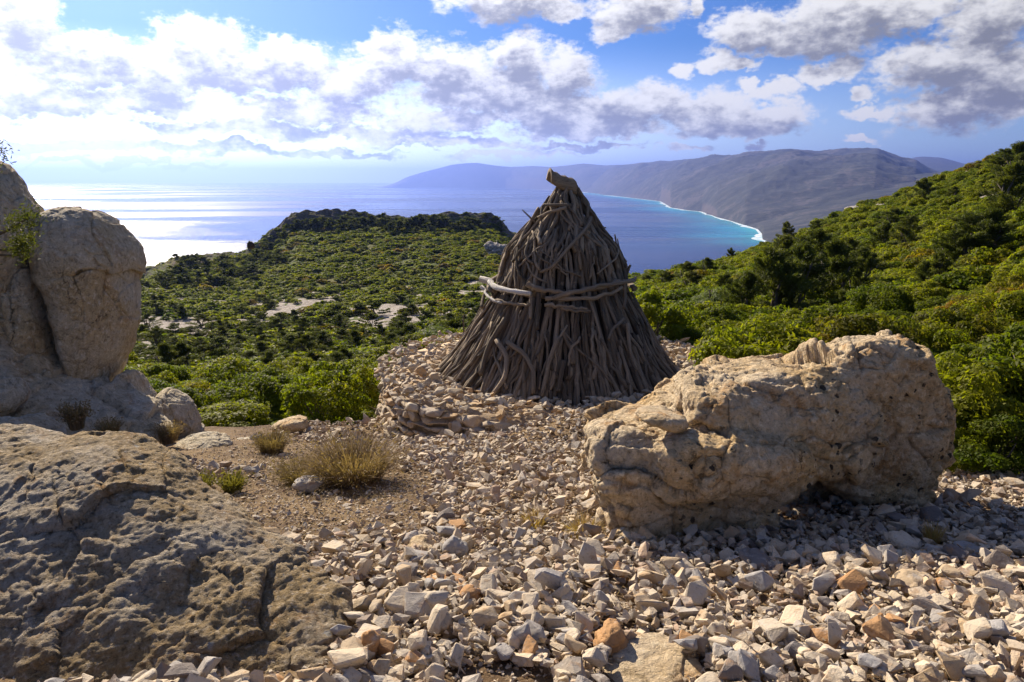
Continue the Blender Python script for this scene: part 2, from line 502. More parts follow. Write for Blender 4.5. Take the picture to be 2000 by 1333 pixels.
M_log = bark_mat('juniper_bark', (0.155, 0.115, 0.076), (0.35, 0.275, 0.19), (0.026, 0.019, 0.013))
M_bleach = bark_mat('bleached_wood', (0.40, 0.365, 0.31), (0.66, 0.62, 0.55), (0.10, 0.08, 0.065))
M_capwood = bark_mat('cap_wood', (0.15, 0.11, 0.07), (0.27, 0.20, 0.125), (0.04, 0.028, 0.018))
M_trunk, _t = new_mat('shrub_wood')
_nn = _t.noise(_t.n('ShaderNodeTexCoord').outputs['Object'], 14, 5, 0.6)
finish(_t, _t.mix(_nn.outputs[0], (0.06, 0.045, 0.035), (0.17, 0.14, 0.11)), 0.9, _nn.outputs[0], 0.5, 0.02)
M_blocker, _t = new_mat('dark_blocker')  # near-black for the added cone that blocks light in the hut
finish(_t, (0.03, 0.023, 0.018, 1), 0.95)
#SECTION2
# ------------------------------------------------------------------ terrain shape
SEA_Z = -250.0


def ledge_raw(x, y):
    x = np.asarray(x, float); y = np.asarray(y, float)
    z = -1.6 - 0.22 * (y - 2.0)
    z = np.where(y < 0, -1.16 - 0.10 * y, z)
    yb = np.interp(x, [-9, -2.9, -2.2, -1.7, -1.3, 3.0, 3.5, 3.7, 3.9, 4.6, 9], [9.3, 9.5, 10.0, 11.0, 13.6, 13.6, 10, 6.8, 5.9, 5.5, 5.1])
    e = np.clip(y - yb, 0, None)
    return z - e * 0.9 - np.clip(e - 1, 0, None) * 0.8


def ledge(x, y):
    x = np.asarray(x, float); y = np.asarray(y, float)
    return ledge_raw(x, y) + 0.24 * np.exp(-((x - 1.1) / 1.15) ** 2 - ((y - 8.35) / 0.55) ** 2) - 0.24 * np.exp(-((x + 1.5) / 0.9) ** 2 - ((y - 9.0) / 0.8) ** 2) + 0.07 * n2(x, y, 0.9, 3) + 0.02 * n2(x, y, 4.0, 3)


_cols = [
    (-500, [(5, 1050), (9, 905), (13, 880), (20, 830), (35, 775), (60, 715), (100, 665), (150, 620), (190, 590), (215, 575)]),
    (100, [(5, 1050), (9, 895), (13, 870), (20, 825), (35, 770), (60, 715), (100, 665), (150, 615), (200, 580), (230, 562)]),
    (285, [(5, 1050), (9, 890), (13, 865), (20, 820), (35, 765), (60, 715), (100, 665), (150, 612), (215, 562), (250, 532)]),
    (345, [(5, 1050), (9, 890), (13, 862), (20, 820), (35, 765), (60, 715), (100, 665), (150, 612), (225, 550), (265, 512)]),
    (480, [(5, 1050), (9, 890), (13, 858), (20, 820), (35, 765), (60, 715), (100, 660), (160, 600), (280, 508), (290, 497)]),
    (545, [(5, 1050), (9, 890), (13, 852), (20, 815), (35, 760), (60, 710), (100, 655), (170, 590), (292, 478), (302, 447)]),
    (585, [(5, 1050), (9, 890), (13, 850), (20, 815), (35, 760), (60, 708), (100, 650), (170, 585), (296, 452), (306, 415)]),
    (700, [(5, 1050), (9, 890), (13, 835), (20, 800), (35, 745), (60, 700), (100, 645), (170, 580), (296, 446), (306, 416)]),
    (800, [(5, 1050), (9, 880), (13, 810), (20, 770), (35, 725), (60, 685), (100, 640), (170, 575), (296, 448), (306, 428)]),
    (880, [(5, 1050), (9, 870), (13, 790), (20, 745), (35, 705), (60, 670), (100, 630), (170, 570), (296, 445), (306, 420)]),
    (962, [(5, 1050), (9, 860), (13, 770), (20, 735), (35, 695), (60, 660), (100, 622), (170, 562), (298, 450), (306, 424)]),
    (1000, [(5, 1050), (9, 860), (13, 765), (20, 735), (35, 693), (60, 655), (100, 618), (170, 560), (300, 470), (312, 458)]),
    (1050, [(5, 1050), (9, 860), (13, 760), (20, 730), (35, 690), (60, 650), (100, 610), (170, 555), (290, 490), (310, 484)]),
    (1150, [(5, 1050), (9, 860), (13, 760), (20, 720), (35, 660), (60, 620), (90, 590), (140, 565), (190, 540), (220, 530)]),
    (1250, [(5, 1050), (9, 860), (13, 745), (18, 695), (26, 650), (36, 615), (48, 590), (60, 575), (72, 562), (82, 556)]),
    (1400, [(5, 1040), (8, 850), (12, 745), (17, 695), (25, 650), (36, 600), (50, 568), (65, 548), (80, 532), (95, 522)]),
    (1550, [(5, 1040), (7.5, 880), (10, 790), (15, 725), (23, 665), (35, 600), (55, 548), (80, 508), (105, 482), (120, 468)]),
    (1700, [(4.8, 1060), (6.5, 950), (9, 840), (14, 745), (22, 665), (35, 590), (55, 528), (85, 466), (115, 426), (135, 402)]),
    (1800, [(4.8, 1080), (6.3, 1000), (8.5, 860), (13, 750), (21, 655), (34, 570), (55, 498), (85, 425), (120, 379), (145, 355)]),
    (1900, [(4.6, 1090), (6.2, 1030), (8, 880), (12, 750), (20, 645), (33, 550), (54, 472), (85, 400), (120, 349), (150, 321)]),
    (2050, [(4.6, 1100), (6.3, 1040), (7.8, 880), (11, 750), (18, 635), (30, 530), (50, 442), (85, 365), (120, 309), (155, 268)]),
    (2600, [(4.6, 1300), (6.3, 1120), (7.8, 880), (11, 740), (18, 620), (30, 500), (50, 400), (85, 300), (120, 230), (155, 180)]),
]
_ca, _cr, _ct = [], [], []
for px, lst in _cols:
    a = math.atan2((px - 1000) / F0, 0.994)
    rr, tt = [], []
    for r, py in lst:
        yc = (H0 / 2 - py) / F0
        rr.append(r); tt.append((-SP + yc * CP) / (CP + yc * SP) * math.cos(a))
    zl = rr[-1] * tt[-1]
    for k, (fr, dz) in enumerate(((1.10, 0.035), (1.35, 0.22), (2.2, 0.75))):
        rr.append(rr[9] * fr); tt.append((zl - dz * rr[9]) / rr[-1])
    rr.append(rr[9] * 2.2 + 500); tt.append((SEA_Z - 12) / rr[-1])
    _ca.append(a); _cr.append(rr); _ct.append(tt)
_ca, _cr, _ct = np.array(_ca), np.array(_cr), np.array(_ct)
KP = _cr.shape[1]


def col_at(az):
    az = np.clip(az, _ca[0], _ca[-1])
    j = np.clip(np.searchsorted(_ca, az) - 1, 0, len(_ca) - 2)
    f = ((az - _ca[j]) / (_ca[j + 1] - _ca[j]))[:, None]
    return _cr[j] * (1 - f) + _cr[j + 1] * f, _ct[j] * (1 - f) + _ct[j + 1] * f


def ter_noise(x, y, r):
    a = np.clip(0.012 * r, 0.05, 2.2)
    return a * (0.75 * n2(x, y, 0.045, 4) + 0.3 * n2(x, y, 0.21, 3)) * np.clip(r / 12, 0.3, 1)


def terrain(x, y):
    x = np.atleast_1d(np.asarray(x, float)); y = np.atleast_1d(np.asarray(y, float))
    az = np.arctan2(x, y); r = np.hypot(x, y)
    R, T = col_at(az)
    j = np.clip((R <= r[:, None]).sum(1) - 1, 0, KP - 2)
    i = np.arange(len(r))
    f = np.clip((np.log(r) - np.log(R[i, j])) / (np.log(R[i, j + 1]) - np.log(R[i, j])), 0, 1)
    return (T[i, j] * (1 - f) + T[i, j + 1] * f) * r + ter_noise(x, y, r)


def bare(x, y):
    """1 where pale limestone pavement shows between the shrubs"""
    x = np.atleast_1d(np.asarray(x, float)); y = np.atleast_1d(np.asarray(y, float))
    r = np.hypot(x, y); az = np.degrees(np.arctan2(x, y))
    n = 0.62 * n2(x, y, 0.055, 4) + 0.55 * n2(x + 50, y, 0.17, 4) + 0.25 * n2(x, y + 30, 0.6, 2)
    wl = sstep(45, 70, r) * (1 - sstep(160, 215, r)) * (1 - sstep(6, 10, az)) * 0.52 - 0.2
    wr = (sstep(12, 16, az) * sstep(40, 60, r)) * 0.16 - 0.1
    # the tan scree chute high on the right-hand slope
    sx, sy = az - 32.0, (r - 88) / 11
    sc = 1.3 * np.exp(-((sx - 2.0 * sy) / 1.9) ** 2 - (sy / 1.1) ** 2) * (az > 18)
    return sstep(0.10, 0.26, n + np.maximum(np.maximum(wl, -0.4), wr) - 0.12 + sc)


def hit(px, py, fn=terrain, r0=2.0, r1=420.0, n=700):
    """where the line of sight through a picture point meets the land"""
    d = pray(px, py)
    h = math.hypot(d[0], d[1])
    rs = np.geomspace(r0, r1, n)
    z = fn(d[0] / h * rs, d[1] / h * rs)
    k = np.argmax(z >= d[2] / h * rs)
    r = rs[k]
    return np.array([d[0] / h * r, d[1] / h * r, z[k]])


def ghit(px, py):
    return hit(px, py, ledge, 1.2, 14, 600)


# ground: soil ledge under the rubble
M_soil, t = new_mat('stony_soil')
co = t.n('ShaderNodeNewGeometry').outputs['Position']
nb = t.noise(co, 1.3, 5, 0.6); nf = t.noise(co, 14, 6, 0.7); nv = t.noise(co, 60, 4, 0.7)
c = t.mix(t.step(nb.outputs[0], 0.38, 0.62), (0.13, 0.078, 0.038), (0.25, 0.165, 0.08))
c = t.mix(t.math('MULTIPLY', t.step(nf.outputs[0], 0.5, 0.7), 0.6), c, (0.40, 0.30, 0.19))
c = t.mix(t.math('MULTIPLY', t.step(nv.outputs[0], 0.47, 0.33), 0.7), c, (0.06, 0.04, 0.025))
c = t.mix(t.math('MULTIPLY', t.step(nv.outputs[0], 0.6, 0.68), 0.6), c, (0.46, 0.38, 0.28))
finish(t, c, 0.95, t.math('ADD', t.math('MULTIPLY', nf.outputs[0], 1.5), nv.outputs[0]), 1.0, 0.02)
gx = np.concatenate([np.linspace(-16, -5, 24, endpoint=False), np.linspace(-5, 6, 240, endpoint=False), np.linspace(6, 14, 18)])
gy = np.concatenate([np.linspace(-12, 0, 20, endpoint=False), np.linspace(0, 15, 300)])
GX, GY = np.meshgrid(gx, gy)
V = np.stack([GX.ravel(), GY.ravel(), ledge(GX.ravel(), GY.ravel())], 1)
tag(link('ground', mesh_from('ground', V, grid_faces(len(gy), len(gx)), True, M_soil)), kind='structure')

# hillside
M_hill, t = new_mat('garrigue_hillside')
co = t.n('ShaderNodeNewGeometry').outputs['Position']
ba = t.n('ShaderNodeAttribute', attribute_name='bare').outputs['Fac']
sl = t.n('ShaderNodeSeparateXYZ', ins={0: t.n('ShaderNodeNewGeometry').outputs['True Normal']}).outputs[2]
n1 = t.noise(co, 0.035, 5, 0.6); n3 = t.noise(co, 0.35, 6, 0.65); n4 = t.noise(co, 2.2, 6, 0.7)
c = t.mix(t.step(n3.outputs[0], 0.36, 0.64), (0.045, 0.064, 0.006), (0.110, 0.140, 0.008))
c = t.mix(t.math('MULTIPLY', t.step(n1.outputs[0], 0.48, 0.66), 0.55), c, (0.16, 0.12, 0.018))
c = t.mix(t.math('MULTIPLY', t.step(n4.outputs[0], 0.5, 0.38), 0.75), c, (0.022, 0.032, 0.008))
pale = t.mix(t.step(n4.outputs[0], 0.4, 0.62), (0.25, 0.20, 0.15), (0.46, 0.42, 0.37))
c = t.mix(t.step(t.math('ADD', ba, t.math('MULTIPLY', t.math('SUBTRACT', n4.outputs[0], 0.5), 1.5)), 0.42, 0.62), c, pale)
cl = t.mix(t.step(n4.outputs[0], 0.35, 0.65), (0.07, 0.055, 0.045), (0.20, 0.165, 0.14))
c = t.mix(t.step(sl, 0.83, 0.66), c, cl)
finish(t, c, 0.95, t.math('ADD', n4.outputs[0], t.math('MULTIPLY', n3.outputs[0], 3)), 1.0, 0.35)
azs = np.radians(np.concatenate([np.linspace(-75, -44, 20, endpoint=False), np.linspace(-44, 44, 440, endpoint=False), np.linspace(44, 75, 20)]))
segs = [10, 14, 14, 16, 20, 24, 26, 34, 60, 24, 10, 10, 8][:KP - 1]
ss = np.concatenate([k + np.linspace(0, 1, n, endpoint=False) for k, n in enumerate(segs)] + [[KP - 1.0]])
AZ, SS = np.meshgrid(azs, ss)
Rk, Tk = col_at(AZ.ravel())
j = np.clip(SS.ravel().astype(int), 0, KP - 2); f = SS.ravel() - j
ii = np.arange(len(j))
rr = np.exp(np.log(Rk[ii, j]) * (1 - f) + np.log(Rk[ii, j + 1]) * f)
tt = Tk[ii, j] * (1 - f) + Tk[ii, j + 1] * f
X, Y = rr * np.sin(AZ.ravel()), rr * np.cos(AZ.ravel())
Z = tt * rr + ter_noise(X, Y, rr)
# crags on the plateau rim
sv = SS.ravel()
crag = np.exp(-((sv - 8.75) / 0.45) ** 2) * (np.degrees(AZ.ravel()) < 1)
P3 = np.stack([X * 0.16, Y * 0.16, Z * 0.3], 1)
cr = fbm(P3, 5, 0.6, ridged=True) * crag
Z = Z + 2.2 * cr
rs = 1 + 3.0 * fbm(P3 + 9, 4, 0.6) * crag / np.maximum(rr, 1)
X, Y = X * rs, Y * rs
me = mesh_from('hillside', np.stack([X, Y, Z], 1), grid_faces(len(ss), len(azs)), True, M_hill)
fattr(me, 'bare', bare(X, Y))
tag(link('hillside', me), kind='structure')

# ------------------------------------------------------------------ sea and coast
def sea_pt(px, py):
    d = pray(px, py)
    return d * (SEA_Z / d[2])


COAST_B = [(1180, 381.5), (1240, 388), (1290, 394), (1310, 406), (1340, 411), (1370, 414), (1400, 425), (1430, 433), (1455, 441), (1480, 449), (1488, 458), (1482, 467), (1500, 474), (1560, 480), (1700, 487), (1900, 492), (2050, 495)]
COAST_A = [(735, 358.2), (800, 360.0), (860, 361.5), (920, 364), (980, 367.5), (1040, 370), (1100, 373), (1150, 377), (1180, 381.5), (1230, 386)]
coast = np.array([sea_pt(*p)[:2] for p in COAST_A[:-2] + COAST_B])
def seg_dist(P, L):
    best = np.full(len(P), 1e9)
    for a, b in zip(L[:-1], L[1:]):
        ab = b - a
        tt_ = np.clip(((P - a) @ ab) / (ab @ ab), 0, 1)
        best = np.minimum(best, np.linalg.norm(P - a - tt_[:, None] * ab, axis=1))
    return best


M_sea, t = new_mat('sea_water')
co = t.n('ShaderNodeNewGeometry').outputs['Position']
sh = t.n('ShaderNodeAttribute', attribute_name='shallow').outputs['Fac']
st = t.vec('MULTIPLY', co, (0.00022, 0.00085, 0))
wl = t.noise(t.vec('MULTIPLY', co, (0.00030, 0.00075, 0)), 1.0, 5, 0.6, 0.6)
wl2 = t.noise(t.vec('MULTIPLY', co, (0.0035, 0.0065, 0)), 1.0, 5, 0.65, 0.3)
wv = t.noise(t.vec('MULTIPLY', co, (0.03, 0.05, 0)), 1.0, 6, 0.7, 0.4)
wv2 = t.noise(t.vec('MULTIPLY', co, (0.16, 0.22, 0)), 1.0, 4, 0.7, 0.4)
c = t.mix(t.step(sh, 0.0, 0.55), (0.008, 0.028, 0.125), (0.014, 0.25, 0.40))
c = t.mix(t.step(sh, 0.5, 1.0), c, (0.06, 0.46, 0.52))
c = t.mix(t.math('MULTIPLY', t.step(wl2.outputs[0], 0.45, 0.7), 0.35), c, (0.02, 0.07, 0.22))
# small whitecaps
c = t.mix(t.math('MULTIPLY', t.step(wv.outputs[0], 0.70, 0.76), 0.5), c, (0.5, 0.55, 0.6))
rgh = t.step(wl.outputs[0], 0.42, 0.58, 0.09, 0.34)  # smoother bands, put in to imitate dark cloud shadows on the water
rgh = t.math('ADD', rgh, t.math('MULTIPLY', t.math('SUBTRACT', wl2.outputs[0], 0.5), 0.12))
hh = t.math('ADD', t.math('MULTIPLY', wv.outputs[0], 5.0), t.math('MULTIPLY', wv2.outputs[0], 1.4))
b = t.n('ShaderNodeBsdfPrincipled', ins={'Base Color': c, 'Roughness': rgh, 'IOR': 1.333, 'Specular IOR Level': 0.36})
t.set(b.inputs['Normal'], t.n('ShaderNodeBump', ins={'Height': hh, 'Strength': 0.55, 'Distance': 1.0}))
t.n('ShaderNodeOutputMaterial', ins={0: b})
azs = np.radians(np.linspace(-70, 70, 420))
rs = np.geomspace(250, 50000, 260)
AZ, RR = np.meshgrid(azs, rs)
X, Y = (RR * np.sin(AZ)).ravel(), (RR * np.cos(AZ)).ravel()
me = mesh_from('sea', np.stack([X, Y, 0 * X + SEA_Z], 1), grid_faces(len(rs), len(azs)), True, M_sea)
cd = seg_dist(np.stack([X, Y], 1), coast[7:])
nn = n2(X, Y, 0.002, 3)
fattr(me, 'shallow', np.clip(np.exp(-cd / (190 + 150 * nn)) * 1.0, 0, 1))
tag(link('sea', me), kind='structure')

# surf along the cliffs
M_surf, t = new_mat('white_surf')
co = t.n('ShaderNodeNewGeometry').outputs['Position']
sn = t.noise(co, 0.02, 6, 0.7)
finish(t, t.mix(t.step(sn.outputs[0], 0.4, 0.6), (0.35, 0.6, 0.65), (0.82, 0.84, 0.85)), 0.8)


def resample(L, step):
    out = [L[0]]
    for a, b in zip(L[:-1], L[1:]):
        n = max(2, int(np.linalg.norm(b - a) / step))
        out += [a + (b - a) * k / n for k in range(1, n + 1)]
    return np.array(out)


for nm, seg, wd, off_ in (('surf', coast[8:21], 34, 0.0), ('surf', coast[2:8], 60, 0.1)):
    L = resample(seg, 40)
    tn = np.gradient(L, axis=0); tn /= np.linalg.norm(tn, axis=1)[:, None] + 1e-9
    nrm = np.stack([tn[:, 1], -tn[:, 0]], 1)
    wv_ = 0.35 + 1.7 * np.clip(n2(L[:, 0], L[:, 1], 0.0035, 4) + 0.10 + off_, 0, 1)
    jag = 22 * n2(L[:, 0], L[:, 1], 0.012, 3)[:, None] * nrm
    A, B = L + jag + nrm * (wd * wv_)[:, None], L + jag - nrm * (wd * wv_)[:, None]
    V = np.concatenate([np.c_[A, np.full(len(A), SEA_Z + 0.5)], np.c_[B, np.full(len(B), SEA_Z + 0.5)]])
    n = len(A)
    F = np.array([[i, i + 1, n + i + 1, n + i] for i in range(n - 1)])
    tag(link(nm, mesh_from(nm, V, F, True, M_surf)), kind='structure')

# ------------------------------------------------------------------ mountains across the gulf
def mtn_mat(name, g1, g2, rk, s):
    m, t = new_mat(name)
    co = t.n('ShaderNodeNewGeometry').outputs['Position']
    n1 = t.noise(co, 0.0016 * s, 6, 0.65); n2_ = t.noise(co, 0.009 * s, 6, 0.7)
    z = t.n('ShaderNodeSeparateXYZ', ins={0: t.n('ShaderNodeNewGeometry').outputs['Normal']}).outputs[2]
    c = t.mix(t.step(n2_.outputs[0], 0.38, 0.62), g1, g2)
    n5 = t.noise(co, 0.03 * s, 4, 0.7)
    c = t.mix(t.math('MULTIPLY', t.step(t.math('ADD', t.math('ADD', n1.outputs[0], t.math('MULTIPLY', n2_.outputs[0], 0.6)), t.math('MULTIPLY', n5.outputs[0], 0.5)), 1.08, 1.2), 0.85), c, rk)
    c = t.mix(t.step(n5.outputs[0], 0.45, 0.3), c, (0.012, 0.016, 0.012))
    c = t.mix(t.math('MULTIPLY', t.step(z, 0.55, 0.35), 0.6), c, (0.12, 0.09, 0.08))
    finish(t, c, 0.95, n2_.outputs[0], 1.0, 18)
    return m


M_mtn = mtn_mat('wooded_mountain', (0.020, 0.026, 0.024), (0.048, 0.052, 0.040), (0.085, 0.075, 0.068), 1.0)


def azr(px, py):
    d = pray(px, py)
    return math.atan2(d[0], d[1]), d[2] / math.hypot(d[0], d[1])


def mountains(name, ridge, base, rn, seed, gully=1.0):
    """ridge: (px, py, distance) of the skyline; base: (px, py) of the shore"""
    ra = np.array([azr(p[0], p[1])[0] for p in ridge]); rt = np.array([azr(p[0], p[1])[1] for p in ridge]); rd = np.array([p[2] for p in ridge], float)
    bp = np.array([sea_pt(*p) for p in base]); ba_ = np.arctan2(bp[:, 0], bp[:, 1]); bd = np.hypot(bp[:, 0], bp[:, 1])
    az_ = np.linspace(ra[0], ra[-1], rn)
    s_ = np.concatenate([np.linspace(0, 0.04, 6, endpoint=False), np.linspace(0.04, 1, 110, endpoint=False), np.linspace(1, 1.5, 14)])
    A, S = np.meshgrid(az_, s_)
    A, S = A.ravel(), S.ravel()
    kb = np.ones(31) / 31
    sm = lambda v: np.convolve(np.pad(v, 15, 'edge'), kb, 'valid')
    r1 = np.interp(A, az_, sm(np.interp(az_, ra, rd))); t1 = np.interp(A, ra, rt); r0 = np.minimum(np.interp(A, ba_, bd), r1 * 0.985)
    # the shore's corners fade out uphill
    r0s = np.minimum(np.interp(A, az_, sm(sm(np.interp(az_, ba_, bd)))), r1 * 0.985)
    kS = sstep(0.0, 0.3, S)
    r0 = r0 * (1 - kS) + r0s * kS
    zr = np.maximum(t1 * r1, SEA_Z + 5)
    hgt = (zr - SEA_Z) * sstep(ra[0] - 0.0005, ra[0] + 0.06, A) ** 0.7
    r = r0 + (r1 - r0) * S
    X, Y = r * np.sin(A), r * np.cos(A)
    sc = np.clip(S, 0, 1)
    prof = 0.06 * np.clip(sc / 0.02, 0, 1) + 0.94 * np.clip((sc - 0.02) / 0.98, 0, 1) ** 0.85
    prof = np.where(S > 1, 1 - (S - 1) * 1.2, prof)
    env = np.clip(np.sin(np.pi * np.clip(S, 0, 1) ** 0.8), 0, 1) * np.clip(hgt / 400, 0.1, 1.2)
    g = fbm(np.stack([X * 0.00042, Y * 0.00042, 0 * X + seed], 1), 6, 0.52, ridged=True)
    g2 = fbm(np.stack([X * 0.0016, Y * 0.0016, 0 * X + seed + 5], 1), 5, 0.55, ridged=True)
    Z = SEA_Z - 2 + hgt * prof + gully * env * (150 * g + 40 * g2)
    Z = Z + np.where(S >= 0.97, 10 * g2 * np.clip(hgt / 400, 0.1, 1), 0)
    tag(link(name, mesh_from(name, np.stack([X, Y, Z], 1), grid_faces(len(s_), rn), True, M_mtn)), kind='structure')


mountains('mountains', [(1680, 322, 17000), (1740, 315, 17500), (1765, 310, 17500), (1805, 306, 17500), (1840, 309, 17500), (1880, 320, 17500), (2000, 335, 17000)],
          [(1600, 380), (2050, 400)], 60, 3.0, 0.4)
mountains('mountains', [(733, 357.5, 23000), (765, 351, 23000), (790, 343.5, 23000), (815, 340, 23000), (850, 331, 23000), (880, 323, 23000), (905, 320, 22500), (930, 318.5, 22000), (965, 324, 21500), (1000, 327, 21000),
                        (1040, 325, 20000), (1075, 327, 19000), (1100, 325, 18500), (1140, 320, 18000), (1180, 324, 17500), (1230, 322, 17000), (1300, 330, 16000), (1400, 345, 15000)],
          [(735, 362), (800, 362.5), (860, 363.5), (920, 365), (980, 368), (1040, 370), (1100, 373), (1150, 376), (1200, 376), (1400, 374)], 220, 1.0, 0.6)
mountains('mountains', [(1120, 352, 19500), (1160, 336, 18500), (1200, 325, 17000), (1250, 319.5, 15500), (1300, 317, 14500), (1350, 314, 13500), (1400, 309, 13000), (1440, 306, 13000), (1480, 304, 12500), (1515, 297.5, 12000), (1545, 295, 12000), (1600, 300, 12000), (1650, 296.5, 11500),
                        (1690, 293, 11500), (1715, 294, 11500), (1735, 303, 11500), (1765, 314, 11500), (1790, 318, 11500), (1815, 330, 11500), (1870, 350, 11000), (2000, 370, 10000)],
          [(1120, 374), (1180, 381), (1240, 388), (1290, 394), (1310, 406), (1340, 411), (1370, 414), (1400, 425), (1430, 433), (1455, 441), (1600, 450), (2050, 470)], 300, 2.0, 1.0)
mountains('mountains', [(1380, 412, 6800), (1420, 408, 6600), (1460, 402, 6400), (1510, 394, 6200), (1560, 381, 6000), (1620, 367, 6000), (1700, 352, 6000), (1780, 343, 6000), (1850, 335, 6000), (2050, 320, 6000)],
          [(1370, 418), (1400, 425), (1430, 433), (1455, 441), (1480, 449), (1488, 458), (1484, 467), (1500, 474), (1560, 480), (1700, 487), (1900, 492), (2050, 495)], 240, 4.0, 0.35)

# the air
M_haze = bpy.data.materials.new('sea_haze')
M_haze.use_nodes = True
t = NT(M_haze.node_tree)
pv = t.n('ShaderNodeVolumePrincipled', ins={'Color': (0.25, 0.37, 0.95, 1), 'Density': 5.4e-5, 'Anisotropy': 0.6})
t.n('ShaderNodeOutputMaterial', ins={'Volume': pv})
x0, x1, y0, y1, z0, z1 = -50500, 50500, -60, 50500, SEA_Z - 14, 660
V = [(x, y, z) for x in (x0, x1) for y in (y0, y1) for z in (z0, z1)]
F = [(0, 1, 3, 2), (4, 6, 7, 5), (0, 4, 5, 1), (2, 3, 7, 6), (0, 2, 6, 4), (1, 5, 7, 3)]
tag(link('haze', mesh_from('haze', V, F, False, M_haze)), kind='stuff')
#SECTION3
# ------------------------------------------------------------------ large rocks
_ICO = {}


def ico(level):
    if level not in _ICO:
        bm = bmesh.new()
        bmesh.ops.create_icosphere(bm, subdivisions=level, radius=1)
        V = np.array([v.co[:] for v in bm.verts])
        F = np.array([[v.index for v in f.verts] for f in bm.faces])
        bm.free()
        _ICO[level] = (V, F)
    return _ICO[level]


def remesh(V, F, voxel):
    """even quads all over (also fuses overlapping lumps)"""
    me = mesh_from('raw', V, F)
    o = bpy.data.objects.new('raw', me)
    COL.objects.link(o)
    m = o.modifiers.new('r', 'REMESH'); m.mode = 'VOXEL'; m.voxel_size = voxel
    dg = bpy.context.evaluated_depsgraph_get()
    ev = o.evaluated_get(dg).to_mesh()
    n = len(ev.vertices)
    V2 = np.zeros(n * 3); ev.vertices.foreach_get('co', V2)
    F2 = np.zeros(len(ev.loops), np.int32); ev.loops.foreach_get('vertex_index', F2)
    o.evaluated_get(dg).to_mesh_clear()
    bpy.data.objects.remove(o); bpy.data.meshes.remove(me)
    return V2.reshape(-1, 3), F2.reshape(-1, 4)


def smooth_v(V, F, n):
    e = np.concatenate([F[:, [0, 1]], F[:, [1, 2]], F[:, [2, 3]], F[:, [3, 0]]])
    e = np.concatenate([e, e[:, ::-1]])
    cnt = np.bincount(e[:, 0], minlength=len(V))[:, None]
    for _ in range(n):
        V = np.stack([np.bincount(e[:, 0], V[e[:, 1], k], len(V)) for k in range(3)], 1) / cnt * 0.7 + V * 0.3
    return V


def project(P):
    f_ = P[:, 1] * CP - P[:, 2] * SP
    return 1000 + F0 * P[:, 0] / f_, H0 / 2 - F0 * (P[:, 1] * SP + P[:, 2] * CP) / f_


def vnormals(V, F):
    if F.shape[1] == 4: F = np.concatenate([F[:, [0, 1, 2]], F[:, [0, 2, 3]]])
    fn = np.cross(V[F[:, 1]] - V[F[:, 0]], V[F[:, 2]] - V[F[:, 0]])
    N = np.zeros_like(V)
    for k in range(3):
        np.add.at(N, F[:, k], fn)
    return N / (np.linalg.norm(N, axis=1)[:, None] + 1e-12)


def relief(V, F, seed, s, low, ledge_, chunk, crackd, fine, strata=0.0):
    """weathered limestone: lumps, broken ledges, joint blocks, cracks, pitting (all in metres)"""
    o = np.array([seed * 3.1, seed * 1.7, seed * 2.3])
    N = vnormals(V, F)
    P = V * s + o
    warp = np.stack([perlin(P * 1.3 + 7), perlin(P * 1.3 + 31), perlin(P * 1.3 + 57)], 1)
    d = low * fbm(P * 0.9, 4, 0.5)
    if ledge_:
        r = fbm(P * np.array([1.2, 1.2, 2.6]) + warp * 0.5, 5, 0.55, ridged=True)
        d = d + ledge_ * r
    if strata:
        nd = np.array([0.18, 0.25, 0.95])
        q = (V @ nd) * s * 2.6 + 1.1 * fbm(P * 0.8 + 3, 3) + 0.3 * fbm(P * 4 + 3, 3)
        fr_ = q - np.floor(q)
        d = d + strata * (np.clip(fr_ * 1.25, 0, 1) - 0.6 - 0.9 * sstep(0.86, 0.95, fr_)) * sstep(-0.3, 0.2, perlin(P * 1.1 + 77))
    if chunk:
        # broken faces: each joint block has its own tilted plane; two sizes
        for q_, (fr, am) in enumerate(((1.25, 1.0), (3.1, 0.45), (7.5, 0.18))):
            f1, f2, cid, pl = worley(P * np.array([1.0, 1.0, 1.35]) * fr + warp * (0.35 + 0.1 * q_) + 17 * q_)
            keep = sstep(-0.25, 0.25, perlin(P * 0.7 * fr ** 0.5 + 41 + q_))
            d = d + chunk * am * keep * (1.5 * pl + 0.7 * (cid - 0.5))
            if q_ < 2:
                d = d - crackd * am * keep * (1 - sstep(0.0, 0.035, f2 - f1))
    V = V + N * d[:, None]
    if fine:
        N = vnormals(V, F)
        P = V * s + o
        V = V + N * (fine * (fbm(P * 6, 5, 0.62, ridged=True) + 0.6 * fbm(P * 18, 3, 0.6)))[:, None]
    return V


